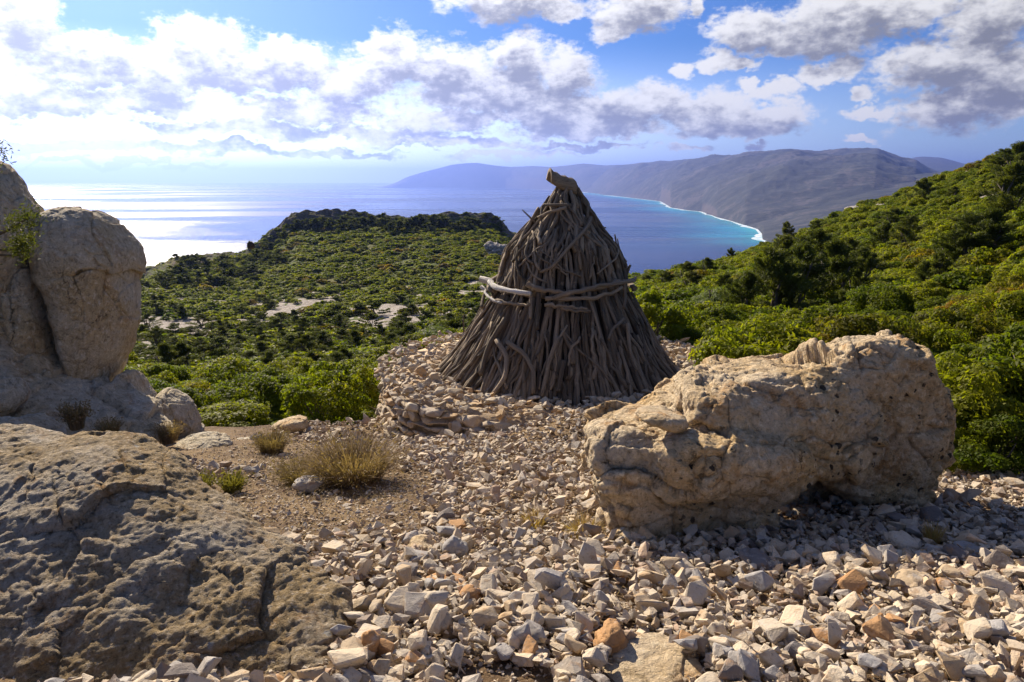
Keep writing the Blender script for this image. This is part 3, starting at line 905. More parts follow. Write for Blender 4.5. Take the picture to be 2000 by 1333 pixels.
def rock(name, poly, cpx, Y, T, level=6, e=0.75, slope=0.0, mat=None, seed=1, low=0.05, ledge_=0.03, chunk=0.03, crackd=0.03, fine=0.01, s=1.6, strata=0.0, lean=0.0, label=None, cat='rock', group=None, parent=None, mod=None, shell=False, voxel=None):
    """a boulder with real depth T whose outline follows a traced polygon standing at distance Y"""
    n, F = ico(level)
    px = np.array(poly, float)
    c = at(cpx[0], cpx[1], Y)
    k = Y / CP / F0
    # the outline lies in a plane through the centre that may be turned (slope) and tipped back (lean)
    pp = []
    for p in px:
        d_ = pray(p[0], p[1])
        pp.append(d_ * (Y - slope * c[0] - lean * c[2]) / (d_[1] - slope * d_[0] - lean * d_[2]))
    pp = np.array(pp)
    u, v = pp[:, 0] - c[0], pp[:, 2] - c[2]
    # outline radius per angle
    th = np.linspace(-math.pi, math.pi, 721)
    R = np.zeros_like(th)
    for i in range(len(u)):
        ax, ay = u[i], v[i]; bx, by = u[(i + 1) % len(u)], v[(i + 1) % len(u)]
        dx, dy = np.cos(th), np.sin(th)
        den = dx * (by - ay) - dy * (bx - ax)
        den = np.where(np.abs(den) < 1e-12, 1e-12, den)
        tt_ = (ax * (by - ay) - ay * (bx - ax)) / den
        ss_ = (ax * dy - ay * dx) / den
        R = np.where((tt_ > 0) & (ss_ >= -1e-6) & (ss_ <= 1 + 1e-6), np.maximum(R, tt_), R)
    R = np.convolve(np.r_[R[-6:-1], R, R[1:6]], np.ones(5) / 5, 'same')[5:-5]
    a = np.arctan2(n[:, 2], n[:, 0])
    rho = np.hypot(n[:, 0], n[:, 2])
    sgn = np.sign(n[:, 1])
    kq = (rho ** (2 / e) + np.abs(n[:, 1]) ** (2 / e)) ** (-e / 2)      # boxier than a ball
    rho2, dep = rho * kq, np.abs(n[:, 1]) * kq
    Ra = np.interp(a, th, R)
    x = Ra * rho2 * np.cos(a); z = Ra * rho2 * np.sin(a)
    y = sgn * dep * T + slope * x + lean * z
    V = np.stack([x, y, z], 1)
    if mod is not None: V = mod(V)
    if shell: return V + c, F
    V, F = remesh(V, F, voxel or (0.009 if level >= 8 else max(0.010, np.ptp(V[:, 0]) / (110 if level >= 7 else 70 if level == 6 else 45))))
    if level <= 6:
        chunk, fine = chunk * 2.2, fine * 1.5
    V = smooth_v(V, F, 3)
    V = relief(V, F, seed, s, low, ledge_, chunk, crackd, fine, strata)
    # keep the outline's size after the relief
    if mod is None:
        for _ in range(2):
            u_, v_ = project(V + c)
            fx = (px[:, 0].max() - px[:, 0].min()) / np.ptp(u_); fz = (px[:, 1].max() - px[:, 1].min()) / np.ptp(v_)
            V = V * np.array([fx, 1, fz])
            u_, v_ = project(V + c)
            m_ = Y / F0
            V = V + np.array([(px[:, 0].max() + px[:, 0].min() - u_.max() - u_.min()) / 2 * m_, 0, -(px[:, 1].max() + px[:, 1].min() - v_.max() - v_.min()) / 2 * m_])
    me = mesh_from(name, V, F, True, mat or M_left)
    o = link(name, me, parent, tuple(c))
    if parent is None: tag(o, label, cat, group)
    return o


# the long boulder right of the hut
shells = [
    rock('a', [(1150, 860), (1160, 842), (1188, 822), (1240, 812), (1330, 820), (1420, 826), (1500, 840), (1558, 864), (1580, 892), (1545, 922), (1492, 948), (1484, 1040), (1400, 1055), (1222, 1065), (1180, 1000), (1162, 920)], (1350, 920), 4.30, 0.40, 6, 0.45, 0.22, lean=0.22, shell=True),
    rock('b', [(1215, 832), (1250, 802), (1320, 755), (1400, 724), (1450, 719), (1500, 716), (1545, 722), (1580, 800), (1520, 880), (1300, 880)], (1440, 790), 4.78, 0.42, 6, 0.85, 0.25, lean=0.6, shell=True),
    rock('c', [(1560, 715), (1630, 694), (1652, 675), (1690, 665), (1738, 664), (1764, 657), (1776, 672), (1788, 702), (1826, 757), (1838, 792), (1838, 850), (1822, 888), (1792, 918), (1778, 985), (1740, 1000), (1690, 985), (1640, 958), (1600, 930), (1550, 880), (1520, 800)], (1690, 820), 4.76, 0.30, 6, 0.45, 0.22, lean=-0.05, shell=True),
    rock('e', [(1330, 750), (1480, 722), (1570, 716), (1625, 712), (1680, 775), (1690, 880), (1620, 918), (1540, 905), (1450, 900), (1340, 860)], (1540, 810), 4.52, 0.36, 6, 0.45, 0.27, lean=0.35, shell=True),
    rock('f', [(1470, 850), (1640, 850), (1660, 1000), (1460, 1010)], (1560, 930), 4.95, 0.22, 6, 0.6, 0.25, shell=True),
    rock('d', [(1270, 870), (1340, 850), (1450, 850), (1560, 868), (1575, 900), (1530, 925), (1450, 945), (1330, 950), (1270, 930)], (1420, 900), 4.05, 0.26, 5, 0.6, 0.2, shell=True),
]
off_, Vs, Fs = 0, [], []
for V, F in shells:
    Vs.append(V); Fs.append(F + off_); off_ += len(V)
BC = at(1480, 860, 4.55)
V, F = remesh(np.concatenate(Vs) - BC, np.concatenate(Fs), 0.0095)
V = smooth_v(V, F, 24)
V = relief(V, F, 2, 2.0, 0.015, 0.015, 0.060, 0.030, 0.013, 0.026)
tag(link('long_boulder', mesh_from('long_boulder', V, F, True, M_boulder), None, tuple(BC)), 'long cream limestone boulder with a raised right end, right of the stick hut', 'boulder')
# flat slab lying on it
bu_, bv_ = project(V + BC)
slabY = float((V + BC)[(np.abs(bu_ - 1295) < 25) & (np.abs(bv_ - 835) < 6), 1].min()) - 0.03
rock('flat_stone', [(1240, 800), (1262, 793), (1300, 796), (1335, 808), (1345, 825), (1338, 842), (1322, 846), (1290, 830), (1262, 815)], (1295, 818), slabY, 0.15, 5, 0.7, 0.3, M_boulder, 5, 0.01, 0.01, 0.012, 0.01, 0.004, 3.0,
     label='flat pale slab resting on the left end of the long boulder', cat='stone')

# the group on the left
rock('head_rock', [(66, 425), (80, 410), (115, 403), (160, 404), (195, 416), (230, 445), (258, 475), (275, 497), (279, 515), (272, 540), (270, 560), (273, 590), (273, 615), (266, 640), (252, 680), (232, 712), (212, 742), (196, 768), (182, 764), (164, 728), (146, 670), (128, 610), (104, 552), (66, 520), (60, 470)], (190, 560), 8.3, 0.75, 7, 0.75, 0.1, M_left, 3, 0.04, 0.02, 0.05, 0.05, 0.012, 1.0, strata=0.02,
     label='tall rounded limestone rock shaped like a head above the valley', cat='rock')
rock('leaning_slab', [(28, 525), (66, 512), (90, 535), (112, 570), (128, 625), (148, 690), (158, 740), (130, 745), (80, 715), (35, 665), (5, 620), (8, 570)], (75, 630), 7.9, 0.55, 7, 0.7, 0.15, M_left, 8, 0.05, 0.04, 0.06, 0.02, 0.014, 1.2, strata=0.03,
     label='dark leaning slab wedged between the head-shaped rock and the left edge', cat='rock')
rock('pillar_rock', [(-260, 250), (-80, 300), (-10, 335), (25, 365), (48, 400), (64, 425), (70, 470), (58, 505), (30, 520), (22, 560), (10, 600), (-10, 660), (-260, 700)], (-90, 490), 7.3, 0.9, 7, 0.75, 0.1, M_left, 12, 0.06, 0.04, 0.06, 0.03, 0.012, 1.2, strata=0.03,
     label='overhanging grey rock face cut off by the left edge, uppermost of the left rocks', cat='rock')
rock('sloping_bedrock', [(-300, 560), (-60, 575), (0, 600), (40, 660), (90, 745), (150, 790), (200, 812), (245, 835), (290, 862), (345, 888), (300, 910), (150, 930), (-50, 960), (-300, 960)], (40, 800), 7.4, 0.85, 7, 0.8, 0.35, M_left, 15, 0.07, 0.05, 0.09, 0.03, 0.016, 1.2, strata=0.03, lean=0.6,
     label='long grey bedrock slope running down to the right under the head-shaped rock', cat='rock')
rock('rock_foot', [(205, 760), (222, 722), (236, 722), (262, 765), (300, 800), (345, 845), (340, 885), (260, 885), (215, 830)], (265, 820), 8.3, 0.45, 6, 0.75, 0.1, M_left, 21, 0.04, 0.03, 0.02, 0.03, 0.008, 1.4,
     label='streaked rock leg between the head-shaped rock and the round pale rock', cat='rock')
rock('round_rock', [(282, 772), (300, 757), (325, 757), (355, 775), (378, 800), (395, 830), (398, 860), (390, 890), (330, 890), (300, 850), (288, 810)], (345, 825), 8.7, 0.40, 6, 0.72, 0.1, M_left, 24, 0.03, 0.02, 0.015, 0.02, 0.006, 1.4,
     label='round pale sunlit rock at the end of the left rock group', cat='rock')
rock('angular_rock', [(-60, 735), (0, 738), (25, 752), (52, 785), (52, 800), (25, 818), (-60, 825)], (0, 782), 6.6, 0.30, 6, 0.7, 0.1, M_left, 27, 0.03, 0.03, 0.02, 0.02, 0.006, 1.6,
     label='small angular grey block at the left edge below the bedrock slope', cat='rock')
rock('lying_rock', [(10, 815), (45, 808), (85, 832), (120, 860), (128, 885), (60, 895), (-20, 885)], (55, 855), 6.2, 0.30, 6, 0.7, 0.1, M_left, 29, 0.03, 0.03, 0.02, 0.02, 0.006, 1.6,
     label='long low grey rock behind the big foreground boulder', cat='rock')
rock('lying_rock', [(-80, 815), (0, 822), (40, 845), (62, 868), (40, 890), (-80, 890)], (-10, 855), 5.9, 0.3, 6, 0.7, 0.1, M_left, 31, 0.03, 0.03, 0.02, 0.02, 0.006, 1.6,
     label='low pale rock at the left edge just above the big foreground boulder', cat='rock')
rock('ledge_rock', [(325, 872), (350, 852), (378, 846), (405, 852), (440, 868), (455, 885), (420, 900), (350, 905)], (390, 880), 7.6, 0.38, 6, 0.75, 0.0, M_left, 33, 0.03, 0.03, 0.02, 0.02, 0.006, 1.8,
     label='pale rock hump on the ledge below the round rock', cat='rock')
rock('ledge_rock', [(440, 862), (470, 855), (500, 862), (515, 878), (480, 890), (445, 885)], (478, 873), 8.2, 0.25, 5, 0.75, 0.0, M_left, 35, 0.02, 0.02, 0.02, 0.02, 0.005, 1.8,
     label='low pale rock beside the brown dry shrub on the rim', cat='rock')
rock('ledge_rock', [(365, 985), (400, 962), (440, 952), (480, 958), (500, 968), (470, 985), (400, 1000)], (430, 976), 5.7, 0.22, 5, 0.75, 0.0, M_left, 37, 0.02, 0.02, 0.02, 0.02, 0.006, 1.8,
     label='flat grey rock breaking through the soil in front of the green tufts', cat='rock')
rock('block_stone', [(530, 832), (545, 822), (580, 811), (600, 815), (605, 835), (575, 846), (540, 850)], (568, 832), 8.9, 0.2, 5, 0.62, 0.0, M_boulder, 39, 0.01, 0.015, 0.015, 0.01, 0.004, 2.2,
     label='square tan block standing on the rim left of the platform', cat='stone')


# the big boulder in the foreground
def fore_mod(V):
    x, y, z = V[:, 0].copy(), V[:, 1].copy(), V[:, 2].copy()
    # hollow lower left corner
    y = np.where(y < 1.6 * z - 0.12 * x, y + 0.22 * sstep(-0.1, -0.6, x) * sstep(0.1, -0.25, z), y)
    return np.stack([x, y, z], 1)


rock('foreground_boulder', [(-420, 800), (-200, 830), (0, 852), (85, 874), (150, 862), (240, 866), (292, 886), (332, 914), (372, 972), (450, 1030), (505, 1085), (560, 1112), (612, 1165), (660, 1212), (682, 1228), (676, 1262), (655, 1300), (650, 1420), (400, 1600), (-420, 1650)], (150, 1230), 2.55, 0.42, 8, 0.72, -0.12, M_fore, 6, 0.04, 0.010, 0.036, 0.010, 0.012, 2.0, strata=0.014, lean=1.6, mod=fore_mod,
     label='huge rough lichen-spotted boulder filling the lower left corner', cat='boulder')


def ground_rock(name, px, py, wpx, hpx, mat, seed, label, level=5, e=0.62, T=0.4, cat='stone', rough=1.0, pts=9):
    """an angular stone bedded in the rubble with its foot at the picture point"""
    g = ghit(px, py)
    rg = np.random.default_rng(seed)
    an = np.sort(rg.uniform(0, 2 * math.pi, pts) * 0.35 + np.linspace(0, 2 * math.pi, pts, endpoint=False) * 1.0)
    cy = py - hpx * 0.42
    poly = [(px + wpx / 2 * math.cos(a) * rg.uniform(0.86, 1.12), cy - hpx / 2 * math.sin(a) * rg.uniform(0.86, 1.14)) for a in an]
    m = g[1] / CP / F0
    return rock(name, poly, (px, cy), g[1] + wpx * m * T * 0.5, wpx * m * T, level, e, rg.uniform(-0.2, 0.2), mat, seed, 0.10 * wpx * m * rough, 0.05 * wpx * m * rough, 0.07 * wpx * m * rough, 0.03 * wpx * m, 0.012 * wpx * m, 1.1 / (wpx * m) * 0.55, label=label, cat=cat)


GR = [
    ('stone', 820, 1085, 72, 40, M_boulder, 41, 'pale tan slab with a pointed left end in the rubble left of the long boulder'),
    ('stone', 1188, 1282, 84, 82, M_CLASS['orange'], 43, 'big rusty orange stone with a flat face near the bottom centre'),
    ('stone', 868, 1160, 88, 40, M_CLASS['orange'], 44, 'flat orange-topped stone left of the leaning orange block'),
    ('stone', 920, 1188, 52, 50, M_CLASS['orange'], 45, 'leaning orange-brown block in the middle of the rubble'),
    ('stone', 1010, 1200, 95, 38, M_CLASS['tan'], 46, 'long pale tan stone right of the leaning orange block'),
    ('stone', 722, 1300, 44, 74, M_CLASS['orange'], 47, 'upright brown stone in the shade beside the foreground boulder'),
    ('stone', 1508, 1322, 100, 50, M_CLASS['tan'], 48, 'blocky cream stone with a tan left side at the bottom edge'),
    ('stone', 1762, 1080, 74, 48, M_CLASS['cream'], 49, 'bright cream rock standing out by the long boulder shadow'),
    ('stone', 1790, 1168, 96, 56, M_CLASS['tan'], 50, 'wedge-shaped pale rock with a yellow fluted end'),
    ('stone', 1895, 1092, 66, 34, M_CLASS['grey'], 51, 'rounded grey-buff rock behind the boulder at the right edge'),
    ('stone', 1478, 1118, 98, 46, M_CLASS['dark'], 52, 'low dark grey pitted rock in the shade of the long boulder'),
    ('stone', 602, 962, 60, 36, M_CLASS['grey'], 53, 'grey angular stone in front of the dry shrub'),
    ('stone', 665, 918, 44, 34, M_CLASS['orange'], 54, 'reddish brown stone under the left of the dry shrub'),
    ('stone', 712, 914, 48, 42, M_CLASS['tan'], 55, 'brown stone in the middle of the dry shrub'),
    ('stone', 680, 950, 44, 34, M_CLASS['grey'], 56, 'pale grey stone just below the reddish one at the dry shrub'),
    ('stone', 890, 1096, 50, 52, M_CLASS['grey'], 57, 'grey-buff round stone right of the pale tan slab'),
    ('stone', 1172, 1122, 54, 34, M_CLASS['grey'], 58, 'smooth grey stone below the left foot of the long boulder'),
    ('stone', 1178, 1174, 40, 32, M_CLASS['grey'], 59, 'round light grey pebble-like stone among the rubble'),
    ('stone', 870, 978, 50, 32, M_CLASS['cream'], 60, 'pale pointed stone at the right end of the bare soil'),
    ('stone', 1740, 1100, 36, 24, M_CLASS['cream'], 61, 'small cream cube of stone in front of the bright cream rock'),
    ('stone', 1120, 790, 22, 22, M_CLASS['cream'], 62, 'upright pale stone leaning on the foot of the hut'),
]
for g in GR:
    ground_rock(*g)
rock('boulder_top', [(840, 1345), (880, 1318), (930, 1298), (980, 1290), (1030, 1300), (1075, 1325), (1100, 1360), (1080, 1440), (860, 1440)], (970, 1370), 2.25, 0.22, 7, 0.8, 0, M_fore, 71, 0.02, 0.02, 0.02, 0.02, 0.006, 3.0, lean=0.5, label='rounded boulder top cut by the bottom edge, left of two', cat='boulder')
rock('boulder_top', [(1170, 1345), (1200, 1305), (1250, 1282), (1310, 1272), (1370, 1290), (1400, 1320), (1400, 1440), (1190, 1440)], (1290, 1370), 2.2, 0.25, 7, 0.8, 0, M_boulder, 73, 0.03, 0.02, 0.02, 0.02, 0.006, 3.0, lean=0.5, label='smooth cream boulder top cut by the bottom edge, right of two', cat='boulder')
rock('edge_boulder', [(1915, 1165), (1940, 1140), (1965, 1120), (2000, 1115), (2100, 1130), (2150, 1200), (2050, 1220), (1960, 1195)], (2020, 1170), 3.1, 0.3, 6, 0.75, 0, M_left, 75, 0.03, 0.03, 0.02, 0.02, 0.006, 2.2, label='grey boulder cut by the right edge', cat='boulder')
rock('pale_slab', [(1935, 1003), (1960, 990), (2010, 988), (2080, 1000), (2080, 1030), (1990, 1018)], (2010, 1008), 4.75, 0.25, 5, 0.8, 0, M_CLASS['cream'], 77, 0.01, 0.01, 0.01, 0.01, 0.003, 2.2, label='sunlit white slab at the right edge below the green bush', cat='stone')

# ------------------------------------------------------------------ small stones
def stone_shape(seed, npts=13, bev=0.0):
    rg = np.random.default_rng(seed)
    bm = bmesh.new()
    sc = np.array([1.0, rg.uniform(0.55, 0.95), rg.uniform(0.30, 0.68)])
    for _ in range(npts):
        v = rg.normal(size=3); v /= np.linalg.norm(v)
        v = np.sign(v) * np.abs(v) ** 0.75
        bm.verts.new(v * sc * 0.5 * rg.uniform(0.82, 1.1))
    r = bmesh.ops.convex_hull(bm, input=bm.verts)
    bmesh.ops.delete(bm, geom=[v for v in bm.verts if not v.link_faces], context='VERTS')
    bmesh.ops.dissolve_limit(bm, angle_limit=math.radians(14), verts=bm.verts, edges=bm.edges)
    if bev:
        bmesh.ops.bevel(bm, geom=list(bm.edges), offset=bev, segments=1, profile=0.5, affect='EDGES')
    bmesh.ops.triangulate(bm, faces=bm.faces)
    bm.verts.index_update()
    V = np.array([v.co[:] for v in bm.verts]); F = np.array([[v.index for v in f.verts] for f in bm.faces])
    bm.free()
    return V, F


STONES_LO = [stone_shape(100 + i, 9 + i % 4, 0.0) for i in range(22)]
STONES_HI = [stone_shape(300 + i, 11 + i % 5, 0.035) for i in range(22)]
STONE_ME = []
for i, (V, F) in enumerate(STONES_HI):
    me = mesh_from('stone', V, F, False, M_CLASS['cream'])
    STONE_ME.append(me)


def rot_mats(rg, n, tilt):
    a = rg.uniform(0, 2 * math.pi, n); b = rg.normal(0, tilt, n); c = rg.normal(0, tilt, n)
    ca, sa, cb, sb, cc, sc = np.cos(a), np.sin(a), np.cos(b), np.sin(b), np.cos(c), np.sin(c)
    Z = np.zeros(n); O = np.ones(n)
    Rz = np.array([[ca, -sa, Z], [sa, ca, Z], [Z, Z, O]]).transpose(2, 0, 1)
    Rx = np.array([[O, Z, Z], [Z, cb, -sb], [Z, sb, cb]]).transpose(2, 0, 1)
    Ry = np.array([[cc, Z, sc], [Z, O, Z], [-sc, Z, cc]]).transpose(2, 0, 1)
    return Rz @ Rx @ Ry


def join_stones(name, P, S, Rm, lib, mat, rg, parent=None):
    """many small stones as one mesh with a tint per stone"""
    which = rg.integers(0, len(lib), len(P))
    Vs, Fs, Ts, off = [], [], [], 0
    for k, (v, f) in enumerate(lib):
        idx = np.where(which == k)[0]
        if not len(idx): continue
        vv = np.einsum('nij,vj->nvi', Rm[idx], v) * S[idx][:, None, None] + P[idx][:, None, :]
        ff = f[None] + (np.arange(len(idx)) * len(v))[:, None, None] + off
        off += vv.shape[0] * vv.shape[1]
        Vs.append(vv.reshape(-1, 3)); Fs.append(ff.reshape(-1, 3)); Ts.append(np.repeat(rg.random(len(idx)), len(v)))
    me = mesh_from(name, np.concatenate(Vs), np.concatenate(Fs), False, mat)
    fattr(me, 'tint', np.concatenate(Ts))
    return link(name, me, parent)


def soil_w(x, y):
    """bare brown soil on the left of the ledge, fewer stones there"""
    d = ((x + 1.5) / 0.95) ** 2 + ((y - 5.1) / 1.2) ** 2
    d2 = ((x + 2.6) / 1.0) ** 2 + ((y - 7.0) / 0.9) ** 2
    d3 = ((x - 1.9) / 0.55) ** 2 + ((y - 3.75) / 0.25) ** 2
    n = n2(x, y, 0.8, 3)
    return np.clip(np.maximum(np.maximum(1 - sstep(0.5, 1.1, d + n), 1 - sstep(0.5, 1.1, d2 + n)), 0.6 * (1 - sstep(0.5, 1.1, d3 + n))), 0, 1)


HUT = np.array([0.71, 11.2, -2.92])
PR = 2.78


def plat_r(a):
    return PR + 0.10 * np.sin(3 * a + 1) + 0.05 * np.sin(7 * a)


EXCL = [(970, 1330, 120, 45), (1285, 1325, 118, 55), (1185, 1245, 34, 34)]


def excluded(x, y, z):
    f_ = y * CP - z * SP
    u_ = 1000 + F0 * x / f_
    v_ = H0 / 2 - F0 * (y * SP + z * CP) / f_
    o_ = np.zeros(len(x), bool)
    for a, b, c_, d_ in EXCL:
        o_ |= ((u_ - a) / c_) ** 2 + ((v_ - b) / d_) ** 2 < 1
    return o_


# candidates: denser near the camera so the rubble stays about as fine in the picture
n0 = 88000
yy = 1.5 + 11.5 * RNG.random(n0) ** 1.25
xx = (RNG.random(n0) * 2 - 1) * (0.6 + 0.78 * yy)
ok = (xx > -4.6) & (xx < 5.6)
ang = np.arctan2(yy - HUT[1], xx - HUT[0]); dist = np.hypot(xx - HUT[0], yy - HUT[1])
ok &= dist > plat_r(ang) - 0.1
e_ = ledge_raw(xx, yy) - (-1.6 - 0.22 * (yy - 2))
ok &= e_ > -0.35
ok &= RNG.random(n0) > soil_w(xx, yy) * 0.35
ok &= ~((xx < -0.68 - (yy - 2.4) * 0.55) & (yy < 4.4) & ~((yy < 2.12) & (xx > -1.5)))
# under the rocks of the left group nothing shows
ok &= ~((xx < -2.9) & (yy > 6.6))
ok &= ~excluded(xx, yy, ledge(xx, yy) + 0.03)
xx, yy = xx[ok], yy[ok]
sz = np.exp(RNG.normal(math.log(0.037), 0.56, len(xx))) * np.interp(yy, [1.5, 4, 8, 12], [0.98, 0.98, 1.0, 1.15])
sz = np.clip(sz, 0.014, 0.155)
sz *= 1 - 0.5 * soil_w(xx, yy)
lift = sz * RNG.uniform(0.05, 0.42, len(xx)) + (1 - soil_w(xx, yy)) * RNG.random(len(xx)) * 0.045
P = np.stack([xx, yy, ledge(xx, yy) + lift], 1)
app = sz / yy * (np.abs(xx) < 0.74 * yy) * (yy > 2.0) * (lift > 0.3 * sz)
order = np.argsort(-app)
big_i, rest_i = order[:285], order[285:]
Rm = rot_mats(RNG, len(P), 0.42)
join_stones('rubble', P[rest_i], sz[rest_i], Rm[rest_i], STONES_LO, M_rubble, RNG)
tag(bpy.data.objects['rubble'], 'pale broken limestone rubble covering the ledge', kind='stuff')
# fine gravel chips between them
n1_ = 34000
gy_ = 1.6 + 9.4 * RNG.random(n1_) ** 1.3; gx_ = (RNG.random(n1_) * 2 - 1) * (0.5 + 0.75 * gy_)
kk = (gx_ > -3.6) & (gx_ < 4.6) & (ledge_raw(gx_, gy_) - (-1.6 - 0.22 * (gy_ - 2)) > -0.2)
gx_, gy_ = gx_[kk], gy_[kk]
join_stones('gravel', np.stack([gx_, gy_, ledge(gx_, gy_) + 0.004], 1), RNG.uniform(0.009, 0.032, len(gx_)), rot_mats(RNG, len(gx_), 0.5), [stone_shape(900 + i, 7) for i in range(6)], M_rubble, RNG)
tag(bpy.data.objects['gravel'], 'fine limestone chips on brown soil', kind='stuff')
CL = ['cream'] * 10 + ['grey'] * 5 + ['tan'] * 5 + ['orange'] * 1 + ['dark'] * 2
CNAME = {'cream': 'cream', 'grey': 'light grey', 'tan': 'tan', 'orange': 'rusty orange', 'dark': 'dark grey-brown'}
bu, bv = project(P[big_i])


def stone_zone(u, v):
    if v > 1245: return 'at the bottom edge left of the middle' if u < 1000 else ('at the bottom edge towards the right corner' if u > 1420 else 'at the bottom edge by the boulder tops')
    if u < 800 and v > 1040: return 'beside the right flank of the foreground boulder'
    if u > 1600: return 'in front of the bright cream rock' if v > 1090 else 'in shade by the raised boulder end'
    if u > 1180: return 'in front of the long boulder' if v > 1090 else 'in the shade at the foot of the long boulder'
    if v > 1130: return 'in the rubble around the leaning orange block'
    if v > 1000: return 'left of the foot of the long boulder'
    return 'between the dry shrub and the hut platform'


zones = {}
for q, i in enumerate(big_i):
    k = CL[int(RNG.integers(0, len(CL)))]
    o = link('loose_stone', STONE_ME[q % len(STONE_ME)], None, tuple(P[i]), Matrix(Rm[i].tolist()).to_euler(), (sz[i],) * 3)
    o.material_slots[0].link = 'OBJECT'
    o.material_slots[0].material = M_CLASS[k]
    V_ = STONES_HI[q % len(STONE_ME)][0]
    ext = np.sort(np.ptp(V_, axis=0))
    form = 'flat' if ext[0] < 0.50 * ext[2] else ('blocky' if ext[0] > 0.62 * ext[2] else 'angular')
    zones.setdefault((stone_zone(bu[q], bv[q]), k, form), []).append((app[i], o))
for (zn, k, form), lst in zones.items():
    lst.sort(key=lambda e: -e[0])
    for n_, (_, o) in enumerate(lst):
        if n_ == 0:
            tag(o, ('largest %s %s stone %s' if len(lst) > 1 else 'lone %s %s stone %s') % (form, CNAME[k], zn), 'stone', 'loose stones on the ledge')
        else:
            tag(o, 'smaller %s %s stone %s' % (form, CNAME[k], zn), 'stone', 'smaller %s %s stones %s' % (form, k, zn))

# ------------------------------------------------------------------ the stone platform
plat = empty('stone_platform', (HUT[0], HUT[1], HUT[2] - 0.2))
tag(plat, 'round dry-stone platform of pale limestone under the stick hut', 'platform')
pm = Vector(plat.location)
# hidden fill that the stones lean against
ths = np.linspace(-math.pi, math.pi, 97)[:-1]
rows = []
for rr_, zz in ((0.0, 0.18), (1.6, 0.18), (2.2, 0.21), (None, 0.21), (None, -1.3)):
    R_ = np.full(96, rr_) if rr_ is not None else plat_r(ths) - 0.12
    rows.append(np.stack([R_ * np.cos(ths), R_ * np.sin(ths), np.full(96, zz + 0.0)], 1))
V = np.concatenate(rows)
F = np.array([[a * 96 + i, a * 96 + (i + 1) % 96, (a + 1) * 96 + (i + 1) % 96, (a + 1) * 96 + i] for a in range(4) for i in range(96)])
link('fill', mesh_from('fill', V, F, True, M_wallstone), plat)
WST = []
for i, (V, F) in enumerate([stone_shape(500 + i, 12 + i % 4, 0.04) for i in range(16)]):
    WST.append(mesh_from('wall_stone', V, F, False, M_wallstone))


def plat_top(x, y):
    """height of the platform top above the hut foot: heaped along the rim, level at the hut"""
    r = np.hypot(x, y)
    left = sstep(-0.2, -1.6, x)
    return 0.02 + (0.05 + 0.03 * left) * sstep(1.7, 2.45, r)


wall = []
rg = np.random.default_rng(77)
for lay in range(9):
    a = -math.pi * 0.98 + rg.random() * 0.05
    while a < -math.pi * 0.12:
        s_ = rg.uniform(0.13, 0.25) * (1.15 if lay < 2 else 1)
        R_ = plat_r(a)
        x, y = R_ * math.cos(a), R_ * math.sin(a)
        top = float(plat_top(x, y)) + HUT[2] - 0.02
        z = top - 0.06 - lay * 0.105 + rg.normal(0, 0.012)
        gz = float(ledge(HUT[0] + x, HUT[1] + y)[0])
        if z > gz - 0.05:
            inn = 0.02 + 0.02 * lay * -1
            wall.append((x - math.cos(a) * inn, y - math.sin(a) * inn, z, s_ * 1.12, a + math.pi / 2, rg.normal(0, 0.16), rg.normal(0, 0.16)))
        a += s_ * 0.80 / R_
random.shuffle(wall)
wall = [w_ for w_ in wall]
nw = 0
extra = []
for (x, y, z, s_, a, b_, c_) in sorted(wall, key=lambda q: q[1] + abs(q[0]) * 0.2):
    if nw < 215:
        link('stone', WST[nw % 16], plat, (x, y, z - pm.z), (b_, c_, a), (s_ * 1.05, s_ * 0.95, s_ * 1.0))
        nw += 1
    else:
        extra.append((x, y, z, s_, a, b_, c_))
# stones heaped on top
tops = []
for _ in range(2600):
    a = rg.uniform(-math.pi, math.pi); r_ = math.sqrt(rg.uniform(1.62 ** 2, (PR + 0.04) ** 2))
    x, y = r_ * math.cos(a), r_ * math.sin(a)
    s_ = float(np.clip(np.exp(rg.normal(math.log(0.10), 0.38)), 0.04, 0.26))
    tops.append((x, y, HUT[2] + float(plat_top(x, y)) + s_ * rg.uniform(0.0, 0.3) + rg.random() * 0.03, s_))
tops.sort(key=lambda q: -q[3] + (0.3 if q[1] > 0.8 else 0))
for k, (x, y, z, s_) in enumerate(tops[:85]):
    link('stone', WST[k % 16], plat, (x, y, z - pm.z), (rg.normal(0, .35), rg.normal(0, .35), rg.uniform(0, 6.28)), (s_,) * 3)
tp = np.array([t_[:3] for t_ in tops[85:]] + [e[:3] for e in extra]) - np.array([0, 0, pm.z])
tsz = np.array([t_[3] for t_ in tops[85:]] + [e[3] for e in extra])
o = join_stones('small_stones', tp, tsz, rot_mats(RNG, len(tp), 0.35), STONES_LO, M_wallstone_a, RNG, plat)
o['kind'] = 'stuff'

# ------------------------------------------------------------------ the stick hut
hut = empty('stick_hut', tuple(HUT))
tag(hut, 'tall conical hut of grey juniper sticks on the round stone platform', 'hut')
_prof = [(-0.1, 1.92), (0.00, 1.83), (0.25, 1.60), (0.52, 1.40), (0.92, 1.18), (1.30, 0.97), (1.42, 0.93), (1.70, 0.84), (1.94, 0.74), (2.15, 0.55), (2.33, 0.40), (2.55, 0.25), (2.72, 0.14), (2.85, 0.07), (3.05, 0.05)]
_ph, _pr = np.array([p[0] for p in _prof]), np.array([p[1] for p in _prof])


def hut_r(h):
    return np.interp(h, _ph, _pr)


def hut_pt(a, h, off):
    R_ = hut_r(h) + off
    return np.stack([R_ * np.sin(a) + 0.03 * h, -R_ * np.cos(a), np.asarray(h, float) + 0 * R_], -1)


